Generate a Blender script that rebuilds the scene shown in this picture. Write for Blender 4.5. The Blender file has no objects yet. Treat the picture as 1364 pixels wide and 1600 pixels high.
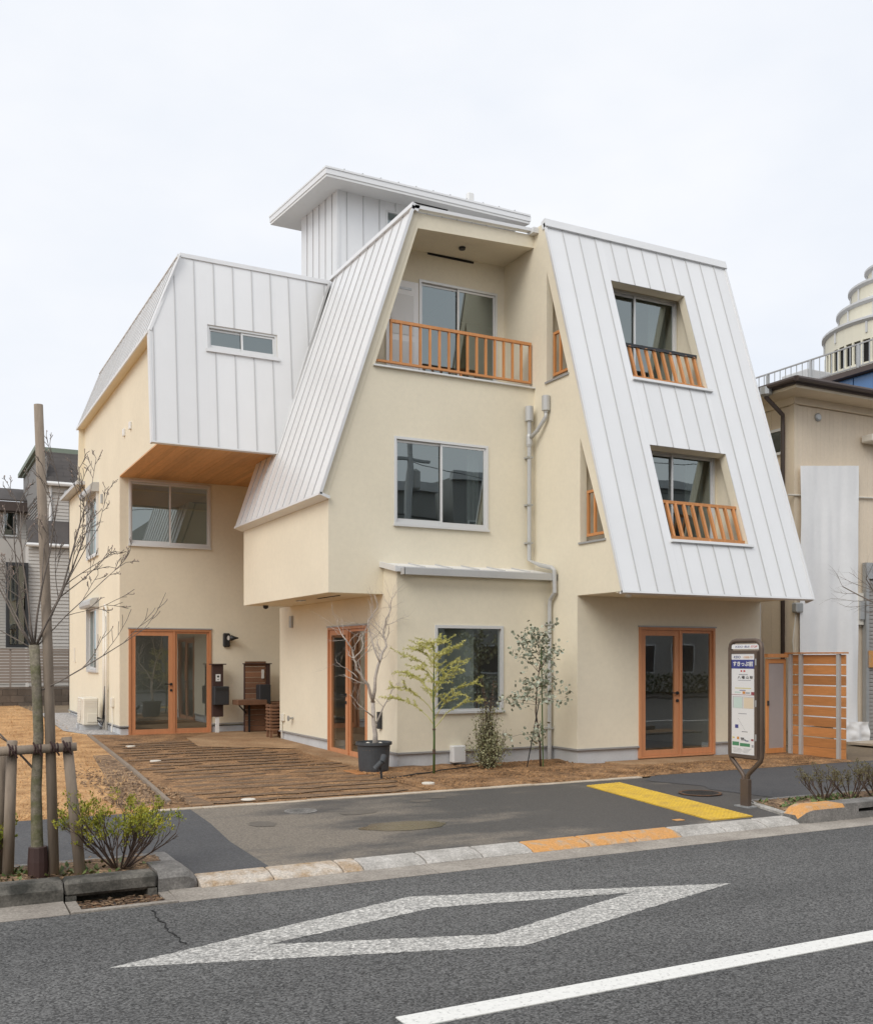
import bpy, bmesh, math, random
from mathutils import Vector, Matrix, noise as mnoise
from mathutils.geometry import tessellate_polygon
RAD = math.radians
rng = random.Random(11)
SC = bpy.context.scene
COL = SC.collection

# ------------------------------------------------------------------ camera
F_PX, CX, HZ, CAM_H = 1575.05, 682.0, 1028.0, 1.6
YAW = RAD(62.44054)
cam = bpy.data.cameras.new('camera')
cam_o = bpy.data.objects.new('camera', cam)
COL.objects.link(cam_o)
cam.sensor_fit = 'HORIZONTAL'
cam.sensor_width = 36.0
cam.lens = F_PX / 1364.0 * 36.0
cam.shift_y = (HZ - 800.0) / 1364.0
cam.clip_start = 0.1
cam.clip_end = 1500.0
cam_o.location = (0, 0, CAM_H)
cam_o.rotation_euler = (RAD(90), 0, YAW - RAD(90))
SC.camera = cam_o

# ------------------------------------------------------------------ sky, sun, exposure
SUN_DIR = Vector((-0.76, -0.50, 0.76)).normalized()      # towards the light behind the clouds
world = bpy.data.worlds.new('World')
SC.world = world
world.use_nodes = True
wn = world.node_tree
wn.nodes.clear()
w_out = wn.nodes.new('ShaderNodeOutputWorld')
w_bg = wn.nodes.new('ShaderNodeBackground')
w_sky = wn.nodes.new('ShaderNodeTexSky')
w_sky.sky_type = 'NISHITA'
w_sky.sun_disc = False
w_sky.sun_elevation = math.asin(SUN_DIR.z)
w_sky.sun_rotation = math.atan2(SUN_DIR.x, SUN_DIR.y)
w_sky.dust_density = 3.0
w_tc = wn.nodes.new('ShaderNodeTexCoord')
w_map = wn.nodes.new('ShaderNodeMapping')
w_map.inputs['Scale'].default_value = (1.0, 1.0, 2.2)
w_n = wn.nodes.new('ShaderNodeTexNoise')
w_n.inputs['Scale'].default_value = 1.9
w_n.inputs['Detail'].default_value = 5.0
w_n.inputs['Roughness'].default_value = 0.55
w_ramp = wn.nodes.new('ShaderNodeValToRGB')
w_ramp.color_ramp.elements[0].position = 0.33
w_ramp.color_ramp.elements[0].color = (8.0, 8.45, 9.2, 1)
w_ramp.color_ramp.elements[1].position = 0.66
w_ramp.color_ramp.elements[1].color = (9.4, 9.5, 9.75, 1)
w_mix = wn.nodes.new('ShaderNodeMixRGB')
w_mix.inputs[0].default_value = 0.95                     # thick cloud cover, a little clear sky through it
wn.links.new(w_tc.outputs['Generated'], w_map.inputs['Vector'])
wn.links.new(w_map.outputs['Vector'], w_n.inputs['Vector'])
wn.links.new(w_n.outputs['Fac'], w_ramp.inputs['Fac'])
wn.links.new(w_sky.outputs['Color'], w_mix.inputs[1])
wn.links.new(w_ramp.outputs['Color'], w_mix.inputs[2])
wn.links.new(w_mix.outputs['Color'], w_bg.inputs['Color'])
w_bg.inputs['Strength'].default_value = 0.1
wn.links.new(w_bg.outputs['Background'], w_out.inputs['Surface'])

sun = bpy.data.lights.new('sun', 'SUN')
sun.energy = 1.5
sun.angle = RAD(35)
sun.color = (1.0, 0.965, 0.9)
sun_o = bpy.data.objects.new('sun', sun)
COL.objects.link(sun_o)
sun_o.location = (0, 0, 30)
sun_o.rotation_euler = SUN_DIR.to_track_quat('Z', 'Y').to_euler()

SC.view_settings.view_transform = 'Standard'
SC.view_settings.look = 'None'
SC.view_settings.gamma = 1.0
SC.view_settings.exposure = 0.12
SC.view_settings.use_curve_mapping = False
SC.render.engine = 'CYCLES'
SC.cycles.max_bounces = 10
SC.cycles.transparent_max_bounces = 12
SC.cycles.caustics_reflective = False
SC.cycles.caustics_refractive = False

# ------------------------------------------------------------------ survey helpers (photo pixel -> place on a known plane)
FW = Vector((math.cos(YAW), math.sin(YAW), 0))
RT = Vector((math.sin(YAW), -math.cos(YAW), 0))
CAM = Vector((0, 0, CAM_H))
def ray(u, v): return FW + RT * ((u - CX) / F_PX) + Vector((0, 0, (HZ - v) / F_PX))
def aty(u, v, y): r = ray(u, v); return CAM + r * (y / r.y)
def atx(u, v, x): r = ray(u, v); return CAM + r * (x / r.x)
def atz(u, v, z): r = ray(u, v); return CAM + r * ((z - CAM_H) / r.z)

def gz(y):                                   # the lot rises gently towards the back
    return 0.0 if y < 12.5 else min((y - 12.5) * 0.0125, 0.35)

# ------------------------------------------------------------------ materials
def nd(nt, kind, **kw):
    n = nt.nodes.new(kind)
    for k, v in kw.items():
        if k in n.inputs: n.inputs[k].default_value = v
        else: setattr(n, k, v)
    return n

def mk(name, base, rough=0.7, metal=0.0, var=0.0, mottle=None, grain=None, bump=None, stretch=None, spec=0.5, coat=0.0):
    """procedural surface: base colour varied per piece (var), by large soft noise (mottle) and fine noise (grain)"""
    m = bpy.data.materials.new(name)
    m.use_nodes = True
    nt = m.node_tree
    p = nt.nodes['Principled BSDF']
    p.inputs['Roughness'].default_value = rough
    p.inputs['Metallic'].default_value = metal
    p.inputs['Specular IOR Level'].default_value = spec
    p.inputs['Coat Weight'].default_value = coat
    geo = nd(nt, 'ShaderNodeNewGeometry')
    src = geo.outputs['Position']
    if stretch:
        mp = nd(nt, 'ShaderNodeMapping')
        mp.inputs['Scale'].default_value = stretch
        nt.links.new(src, mp.inputs['Vector'])
        src = mp.outputs['Vector']
    fac = None
    def mul(sock, amp):
        nonlocal fac
        mr = nd(nt, 'ShaderNodeMapRange')
        mr.inputs['To Min'].default_value = 1 - amp
        mr.inputs['To Max'].default_value = 1 + amp
        nt.links.new(sock, mr.inputs['Value'])
        if fac is None: fac = mr.outputs['Result']
        else:
            mm = nd(nt, 'ShaderNodeMath', operation='MULTIPLY')
            nt.links.new(fac, mm.inputs[0]); nt.links.new(mr.outputs['Result'], mm.inputs[1])
            fac = mm.outputs[0]
    if var:
        oi = nd(nt, 'ShaderNodeObjectInfo')
        mul(oi.outputs['Random'], var)
    for q in (mottle, grain):
        if q:
            n = nd(nt, 'ShaderNodeTexNoise', Scale=q[0], Detail=q[2] if len(q) > 2 else 4.0, Roughness=0.6)
            nt.links.new(src, n.inputs['Vector'])
            st = nd(nt, 'ShaderNodeMapRange')
            st.inputs['From Min'].default_value = 0.25
            st.inputs['From Max'].default_value = 0.75
            nt.links.new(n.outputs['Fac'], st.inputs['Value'])
            mul(st.outputs['Result'], q[1])
    if fac is None:
        p.inputs['Base Color'].default_value = (*base, 1)
    else:
        vm = nd(nt, 'ShaderNodeVectorMath', operation='SCALE')
        vm.inputs[0].default_value = base
        nt.links.new(fac, vm.inputs['Scale'])
        nt.links.new(vm.outputs['Vector'], p.inputs['Base Color'])
    if bump:
        n = nd(nt, 'ShaderNodeTexNoise', Scale=bump[0], Detail=3.0)
        nt.links.new(src, n.inputs['Vector'])
        b = nd(nt, 'ShaderNodeBump', Strength=bump[1], Distance=bump[2] if len(bump) > 2 else 0.01)
        nt.links.new(n.outputs['Fac'], b.inputs['Height'])
        nt.links.new(b.outputs['Normal'], p.inputs['Normal'])
    return m

def mix_mat(name, c1, c2, scale, lo, hi, detail=6.0, rough=(0.8, 0.8), stretch=None, speck=None, bump=None, bias=None):
    """two colours parted by noise; speck adds fine light/dark grains; bias=(axis, from, to) shifts the mix along the ground"""
    m = bpy.data.materials.new(name)
    m.use_nodes = True
    nt = m.node_tree
    p = nt.nodes['Principled BSDF']
    geo = nd(nt, 'ShaderNodeNewGeometry')
    src = geo.outputs['Position']
    if stretch:
        mp = nd(nt, 'ShaderNodeMapping')
        mp.inputs['Scale'].default_value = stretch
        nt.links.new(src, mp.inputs['Vector'])
        src = mp.outputs['Vector']
    n = nd(nt, 'ShaderNodeTexNoise', Scale=scale, Detail=detail, Roughness=0.62)
    nt.links.new(src, n.inputs['Vector'])
    val = n.outputs['Fac']
    if bias:
        sx = nd(nt, 'ShaderNodeSeparateXYZ')
        nt.links.new(geo.outputs['Position'], sx.inputs[0])
        br = nd(nt, 'ShaderNodeMapRange')
        br.inputs['From Min'].default_value = bias[1]
        br.inputs['From Max'].default_value = bias[2]
        br.inputs['To Min'].default_value = bias[3]
        br.inputs['To Max'].default_value = bias[4]
        nt.links.new(sx.outputs[bias[0]], br.inputs['Value'])
        ad = nd(nt, 'ShaderNodeMath', operation='ADD')
        nt.links.new(val, ad.inputs[0]); nt.links.new(br.outputs['Result'], ad.inputs[1])
        val = ad.outputs[0]
    mr = nd(nt, 'ShaderNodeMapRange')
    mr.inputs['From Min'].default_value = lo
    mr.inputs['From Max'].default_value = hi
    nt.links.new(val, mr.inputs['Value'])
    mx = nd(nt, 'ShaderNodeMixRGB')
    mx.inputs[1].default_value = (*c1, 1); mx.inputs[2].default_value = (*c2, 1)
    nt.links.new(mr.outputs['Result'], mx.inputs[0])
    out = mx.outputs['Color']
    if speck:
        s = nd(nt, 'ShaderNodeTexNoise', Scale=speck[0], Detail=2.0, Roughness=0.7)
        nt.links.new(geo.outputs['Position'], s.inputs['Vector'])
        r2 = nd(nt, 'ShaderNodeMapRange')
        r2.inputs['From Min'].default_value = 0.3; r2.inputs['From Max'].default_value = 0.7
        r2.inputs['To Min'].default_value = 1 - speck[1]; r2.inputs['To Max'].default_value = 1 + speck[1]
        nt.links.new(s.outputs['Fac'], r2.inputs['Value'])
        vm = nd(nt, 'ShaderNodeVectorMath', operation='SCALE')
        nt.links.new(out, vm.inputs[0]); nt.links.new(r2.outputs['Result'], vm.inputs['Scale'])
        out = vm.outputs['Vector']
        if len(speck) > 2:
            vo = nd(nt, 'ShaderNodeTexVoronoi', Scale=speck[2])
            nt.links.new(geo.outputs['Position'], vo.inputs['Vector'])
            r3 = nd(nt, 'ShaderNodeSeparateColor')
            nt.links.new(vo.outputs['Color'], r3.inputs[0])
            r4 = nd(nt, 'ShaderNodeMapRange')
            r4.inputs['To Min'].default_value = 1 - speck[3]; r4.inputs['To Max'].default_value = 1 + speck[3]
            nt.links.new(r3.outputs[0], r4.inputs['Value'])
            v2 = nd(nt, 'ShaderNodeVectorMath', operation='SCALE')
            nt.links.new(out, v2.inputs[0]); nt.links.new(r4.outputs['Result'], v2.inputs['Scale'])
            out = v2.outputs['Vector']
    nt.links.new(out, p.inputs['Base Color'])
    rr = nd(nt, 'ShaderNodeMapRange')
    rr.inputs['To Min'].default_value = rough[0]; rr.inputs['To Max'].default_value = rough[1]
    nt.links.new(mr.outputs['Result'], rr.inputs['Value'])
    nt.links.new(rr.outputs['Result'], p.inputs['Roughness'])
    if bump:
        bn = nd(nt, 'ShaderNodeTexNoise', Scale=bump[0], Detail=3.0)
        nt.links.new(geo.outputs['Position'], bn.inputs['Vector'])
        b = nd(nt, 'ShaderNodeBump', Strength=bump[1], Distance=bump[2])
        nt.links.new(bn.outputs['Fac'], b.inputs['Height'])
        nt.links.new(b.outputs['Normal'], p.inputs['Normal'])
    return m

def glass_mat(name, tint, refl, rough=0.0, base=0.10):
    m = bpy.data.materials.new(name)
    m.use_nodes = True
    nt = m.node_tree
    nt.nodes.clear()
    o = nd(nt, 'ShaderNodeOutputMaterial')
    t = nd(nt, 'ShaderNodeBsdfTransparent'); t.inputs['Color'].default_value = (*tint, 1)
    g = nd(nt, 'ShaderNodeBsdfGlossy'); g.inputs['Color'].default_value = (*refl, 1); g.inputs['Roughness'].default_value = rough
    geo = nd(nt, 'ShaderNodeNewGeometry')
    bn = nd(nt, 'ShaderNodeTexNoise', Scale=1.3, Detail=1.0)
    nt.links.new(geo.outputs['Position'], bn.inputs['Vector'])
    b = nd(nt, 'ShaderNodeBump', Strength=0.07, Distance=0.02)       # float glass is never quite flat
    nt.links.new(bn.outputs['Fac'], b.inputs['Height'])
    nt.links.new(b.outputs['Normal'], g.inputs['Normal'])
    dt = nd(nt, 'ShaderNodeVectorMath', operation='DOT_PRODUCT')
    nt.links.new(geo.outputs['Normal'], dt.inputs[0]); nt.links.new(geo.outputs['Incoming'], dt.inputs[1])
    ab = nd(nt, 'ShaderNodeMath', operation='ABSOLUTE'); nt.links.new(dt.outputs['Value'], ab.inputs[0])
    om = nd(nt, 'ShaderNodeMath', operation='SUBTRACT', use_clamp=True); om.inputs[0].default_value = 1.0; nt.links.new(ab.outputs[0], om.inputs[1])
    pw = nd(nt, 'ShaderNodeMath', operation='POWER'); nt.links.new(om.outputs[0], pw.inputs[0]); pw.inputs[1].default_value = 5.0
    a = nd(nt, 'ShaderNodeMath', operation='MULTIPLY_ADD', use_clamp=True); nt.links.new(pw.outputs[0], a.inputs[0]); a.inputs[1].default_value = 1.0 - base; a.inputs[2].default_value = base
    mx = nd(nt, 'ShaderNodeMixShader')
    nt.links.new(a.outputs[0], mx.inputs[0]); nt.links.new(t.outputs[0], mx.inputs[1]); nt.links.new(g.outputs[0], mx.inputs[2])
    nt.links.new(mx.outputs[0], o.inputs['Surface'])
    return m

M = {}
M['stucco'] = mk('cream stucco', (0.80, 0.730, 0.580), 0.9, mottle=(0.8, 0.05), grain=(14, 0.03), bump=(90, 0.25, 0.004), spec=0.2)
M['metal'] = mk('galvanised sheet', (0.81, 0.81, 0.81), 0.42, 0.25, var=0.022, mottle=(0.7, 0.03), bump=(1.6, 0.10, 0.02))
M['seam'] = mk('galvanised seam', (0.55, 0.55, 0.55), 0.5, 0.2)  # darker than the sheet: the ribs' shadow side is put into the colour
M['flashing'] = mk('galvanised flashing', (0.76, 0.76, 0.76), 0.42, 0.25, mottle=(2, 0.04))
M['alu'] = mk('aluminium frame', (0.74, 0.74, 0.73), 0.35, 0.25)
M['steel'] = mk('grey steel', (0.45, 0.46, 0.46), 0.4, 0.5, mottle=(5, 0.08))
M['pipe'] = mk('silver grey plastic pipe', (0.50, 0.50, 0.49), 0.4, 0.15, mottle=(4, 0.06))
M['plinth'] = mk('fair concrete', (0.56, 0.57, 0.58), 0.85, mottle=(2.5, 0.10), grain=(45, 0.06), bump=(80, 0.2, 0.004))
M['drip'] = mk('plinth drip edge', (0.40, 0.40, 0.40), 0.5, 0.3)
M['cedar'] = mk('orange stained cedar', (0.60, 0.265, 0.095), 0.55, var=0.09, mottle=(3, 0.10), grain=(30, 0.12), stretch=(1, 1, 0.15))
M['doorwood'] = mk('orange door timber', (0.57, 0.255, 0.12), 0.5, var=0.04, mottle=(3, 0.07), grain=(26, 0.08), stretch=(1, 1, 0.12))
M['plank'] = mk('oiled soffit board', (0.60, 0.335, 0.145), 0.6, var=0.13, mottle=(2.2, 0.12), grain=(40, 0.14), stretch=(1, 0.1, 1))
M['board'] = mk('cedar fence board', (0.50, 0.215, 0.072), 0.65, var=0.2, mottle=(4, 0.16), grain=(50, 0.14), stretch=(1, 0.12, 1))
M['brownboard'] = mk('brown cladding board', (0.20, 0.10, 0.055), 0.7, var=0.22, mottle=(4, 0.15), grain=(40, 0.15))
M['darkwood'] = mk('dark stained post', (0.055, 0.028, 0.024), 0.6, mottle=(5, 0.15))
M['stake'] = mk('weathered stake', (0.27, 0.215, 0.165), 0.85, var=0.08, mottle=(6, 0.22), grain=(60, 0.18), bump=(50, 0.3, 0.004), stretch=(1, 1, 0.12))
M['black'] = mk('black metal', (0.018, 0.018, 0.019), 0.45)
M['charcoal'] = mk('charcoal box', (0.03, 0.032, 0.036), 0.5, mottle=(6, 0.1))
M['pot'] = mk('dark grey plastic pot', (0.055, 0.06, 0.066), 0.55, mottle=(7, 0.18), grain=(40, 0.1))
M['white'] = mk('white paint', (0.78, 0.78, 0.77), 0.5)
M['offwhite'] = mk('ivory plastic', (0.74, 0.70, 0.62), 0.5, mottle=(5, 0.04))
M['acwhite'] = mk('ivory enamel', (0.74, 0.70, 0.60), 0.4, mottle=(3, 0.05))
M['dark'] = mk('dark void', (0.012, 0.012, 0.012), 0.9)
M['interior'] = mk('indoor plaster', (0.62, 0.60, 0.55), 0.9)
M['floorwood'] = mk('indoor floor', (0.38, 0.27, 0.17), 0.4, mottle=(3, 0.12))
M['curtain'] = mk('grey curtain', (0.30, 0.31, 0.30), 0.9, mottle=(8, 0.1))
M['glass'] = glass_mat('window glass', (0.55, 0.60, 0.58), (0.80, 0.90, 0.90), base=0.27)
M['doorglass'] = glass_mat('door glass', (0.84, 0.88, 0.86), (0.86, 0.90, 0.90), base=0.22)
M['frost'] = mk('frosted sheet', (0.40, 0.37, 0.365), 0.35, mottle=(3, .05))

M['asphalt'] = mix_mat('road asphalt', (0.076, 0.075, 0.073), (0.122, 0.120, 0.116), 0.9, 0.30, 0.68, rough=(0.8, 0.9), stretch=(0.22, 1.0, 1.0),
                       speck=(75, 0.34, 98, 0.72), bump=(95, 0.5, 0.008))
M['pave'] = mix_mat('worn footway asphalt', (0.205, 0.175, 0.140), (0.082, 0.077, 0.072), 0.75, 0.40, 0.56, 7, rough=(0.85, 0.62), stretch=(0.8, 1.5, 1),
                    speck=(45, 0.22, 70, 0.22), bump=(90, 0.3, 0.006), bias=('X', 2.4, 6.4, -0.14, 0.16))
M['newasphalt'] = mix_mat('fresh asphalt', (0.070, 0.070, 0.074), (0.088, 0.087, 0.088), 1.2, 0.3, 0.7, rough=(0.85, 0.8),
                          speck=(60, 0.22, 90, 0.25), bump=(110, 0.4, 0.006))
M['roadpaint'] = mix_mat('worn road paint', (0.20, 0.195, 0.185), (0.60, 0.58, 0.54), 42, 0.33, 0.62, 5, rough=(0.85, 0.75), speck=(75, 0.22, 98, 0.34), bump=(90, 0.4, 0.006))
M['linepaint'] = mix_mat('white line paint', (0.34, 0.33, 0.32), (0.78, 0.77, 0.73), 34, 0.26, 0.44, 5, rough=(0.8, 0.7), speck=(40, 0.05))
M['kerb'] = mix_mat('granite kerb', (0.30, 0.28, 0.25), (0.56, 0.53, 0.49), 5, 0.3, 0.7, rough=(0.85, 0.85), speck=(50, 0.18, 90, 0.15), bump=(60, 0.4, 0.006))
M['kerbwarm'] = mix_mat('stained granite kerb', (0.36, 0.24, 0.13), (0.55, 0.49, 0.42), 6, 0.35, 0.6, rough=(0.85, 0.85), speck=(50, 0.18, 90, 0.15), bump=(60, 0.4, 0.006))
M['kerborange'] = mix_mat('orange painted kerb', (0.44, 0.36, 0.27), (0.62, 0.31, 0.10), 9, 0.32, 0.50, rough=(0.85, 0.75), speck=(50, 0.1, 80, 0.10), bump=(60, 0.3, 0.006))
M['kerbdark'] = mix_mat('mossy concrete kerb', (0.035, 0.034, 0.028), (0.24, 0.22, 0.19), 3.2, 0.40, 0.72, rough=(0.9, 0.85), speck=(50, 0.22, 80, 0.15), bump=(50, 0.5, 0.008))
M['kerbgrey'] = mix_mat('grey concrete kerb', (0.12, 0.115, 0.105), (0.30, 0.28, 0.26), 4, 0.3, 0.7, rough=(0.9, 0.85), speck=(50, 0.2, 80, 0.15), bump=(50, 0.4, 0.008))
M['gutter'] = mix_mat('concrete gutter', (0.24, 0.21, 0.18), (0.40, 0.36, 0.31), 2.2, 0.3, 0.7, rough=(0.9, 0.85), speck=(50, 0.14, 80, 0.16), bump=(60, 0.3, 0.005))
M['edging'] = mix_mat('concrete edging', (0.42, 0.34, 0.25), (0.60, 0.52, 0.42), 4, 0.3, 0.7, speck=(50, 0.1), rough=(0.85, 0.85))
M['soil'] = mix_mat('coir and soil', (0.155, 0.084, 0.038), (0.39, 0.222, 0.105), 2.6, 0.34, 0.66, 8, rough=(0.95, 0.95), speck=(40, 0.35, 26, 0.25), bump=(24, 0.8, 0.03))
M['sand'] = mix_mat('trodden sandy soil', (0.27, 0.155, 0.075), (0.44, 0.29, 0.165), 1.8, 0.3, 0.7, 7, rough=(0.95, 0.95), speck=(50, 0.2, 40, 0.12), bump=(30, 0.5, 0.02))
M['straw'] = mix_mat('dry grass', (0.36, 0.185, 0.07), (0.68, 0.41, 0.19), 2.2, 0.32, 0.68, 9, rough=(0.95, 0.95), speck=(70, 0.35, 40, 0.25), bump=(40, 0.9, 0.03))
M['blade'] = mk('dry grass blades', (0.60, 0.37, 0.165), 0.9, mottle=(2.2, 0.3), grain=(50, 0.3))
M['litter'] = mix_mat('leaf litter', (0.10, 0.06, 0.035), (0.40, 0.26, 0.15), 9, 0.35, 0.65, 6, rough=(0.95, 0.95), speck=(40, 0.4, 45, 0.4), bump=(30, 0.9, 0.03))
M['strip'] = mix_mat('dark paving strip', (0.115, 0.078, 0.050), (0.33, 0.19, 0.092), 4.5, 0.38, 0.68, 7, rough=(0.9, 0.95), speck=(50, 0.25, 60, 0.2), bump=(40, 0.5, 0.01), stretch=(0.6, 3, 1))
M['gravel'] = mix_mat('pale gravel', (0.26, 0.25, 0.25), (0.55, 0.53, 0.52), 20, 0.35, 0.65, 4, rough=(0.9, 0.9), speck=(50, 0.25, 45, 0.3), bump=(40, 0.8, 0.02))
M['ground'] = mix_mat('bare ground', (0.16, 0.12, 0.08), (0.26, 0.20, 0.13), 0.5, 0.3, 0.7, rough=(0.95, 0.95), speck=(20, 0.2))
M['puddle'] = mix_mat('puddle water', (0.065, 0.055, 0.038), (0.13, 0.105, 0.06), 1.6, 0.3, 0.7, 2, rough=(0.22, 0.3))
M['yellow'] = mix_mat('yellow tactile tile', (0.52, 0.33, 0.06), (0.70, 0.455, 0.045), 5, 0.3, 0.55, 6, rough=(0.7, 0.6), speck=(50, 0.1))
M['rust'] = mix_mat('rusty iron', (0.045, 0.036, 0.030), (0.20, 0.095, 0.04), 14, 0.4, 0.65, rough=(0.7, 0.9), speck=(50, 0.25))
M['iron'] = mk('cast iron', (0.05, 0.047, 0.044), 0.6, 0.3, mottle=(12, 0.3), bump=(60, 0.4, 0.006))
M['bark'] = mk('grey brown bark', (0.20, 0.165, 0.14), 0.9, mottle=(7, 0.3), grain=(50, 0.2), bump=(40, 0.4, 0.005))
M['mossbark'] = mix_mat('mossy bark', (0.12, 0.118, 0.055), (0.22, 0.19, 0.145), 7, 0.36, 0.62, stretch=(1, 1, 1.8), rough=(0.9, 0.9), speck=(60, 0.25), bump=(50, 0.5, 0.006))
M['palebark'] = mk('pale grey bark', (0.46, 0.405, 0.355), 0.85, mottle=(10, 0.28), grain=(60, 0.2), bump=(50, 0.4, 0.004))
M['stem'] = mk('brown stem', (0.085, 0.055, 0.040), 0.85, mottle=(9, 0.2))
M['greenstem'] = mk('green cane', (0.075, 0.12, 0.035), 0.5, mottle=(9, 0.2))
M['bud'] = mk('pinkish bud', (0.42, 0.31, 0.26), 0.8)
def leaf(name, c1, c2, sc=14):
    m = mix_mat(name, c1, c2, sc, 0.35, 0.65, 2, rough=(0.55, 0.6))
    return m
M['azalea'] = leaf('azalea leaf', (0.17, 0.22, 0.02), (0.46, 0.40, 0.04))
M['acacia'] = leaf('feathery leaf', (0.36, 0.36, 0.07), (0.64, 0.60, 0.22), 9)
M['myrtle'] = leaf('small dark leaf', (0.15, 0.16, 0.065), (0.50, 0.48, 0.28), 18)
M['myrtlered'] = leaf('reddish tip leaf', (0.07, 0.045, 0.03), (0.20, 0.13, 0.09), 18)
M['euca'] = leaf('blue grey leaf', (0.12, 0.14, 0.08), (0.52, 0.55, 0.44), 16)
M['weed'] = leaf('weed leaf', (0.05, 0.09, 0.02), (0.16, 0.20, 0.06), 18)
M['hedge'] = leaf('brownish hedge leaf', (0.10, 0.085, 0.04), (0.20, 0.17, 0.075), 16)
M['hedgefar'] = leaf('far hedge leaf', (0.02, 0.035, 0.012), (0.06, 0.085, 0.025), 5)

# ------------------------------------------------------------------ object helpers
ORG = {}
def link(o, parent=None):
    COL.objects.link(o)
    if parent is not None: o.parent = parent
    return o
def tag(o, label=None, cat=None, group=None, kind=None):
    if label: o['label'] = label
    if cat: o['category'] = cat
    if group: o['group'] = group
    if kind: o['kind'] = kind
    return o
def thing(name, label, cat, loc=(0, 0, 0), group=None):
    o = bpy.data.objects.new(name, None)
    o.empty_display_size = 0.2
    link(o)
    o.location = loc
    ORG[o.name] = Vector(loc)
    return tag(o, label, cat, group)
def copy_tree(o, parent=None):
    c = o.copy()
    link(c, parent)
    for ch in list(o.children): copy_tree(ch, c)
    return c

def clip(poly, a, b, c):
    """keep the side a*x+b*y<=c"""
    out = []
    n = len(poly)
    for i in range(n):
        p, q = poly[i], poly[(i + 1) % n]
        dp, dq = a * p[0] + b * p[1] - c, a * q[0] + b * q[1] - c
        if dp <= 0: out.append(p)
        if (dp < 0 < dq) or (dq < 0 < dp):
            t = dp / (dp - dq)
            out.append((p[0] + (q[0] - p[0]) * t, p[1] + (q[1] - p[1]) * t))
    return out
def area(poly):
    return 0.5 * sum(poly[i][0] * poly[(i + 1) % len(poly)][1] - poly[(i + 1) % len(poly)][0] * poly[i][1] for i in range(len(poly))) if len(poly) > 2 else 0
def minus(poly, h):
    x0, x1, y0, y1 = h
    xs = [p[0] for p in poly]; ys = [p[1] for p in poly]
    if max(xs) <= x0 or min(xs) >= x1 or max(ys) <= y0 or min(ys) >= y1: return [poly]
    mid = clip(clip(poly, -1, 0, -x0), 1, 0, x1)
    res = [clip(poly, 1, 0, x0), clip(poly, -1, 0, -x1), clip(mid, 0, 1, y0), clip(mid, 0, -1, -y1)]
    return [r for r in res if abs(area(r)) > 1e-4]

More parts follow.
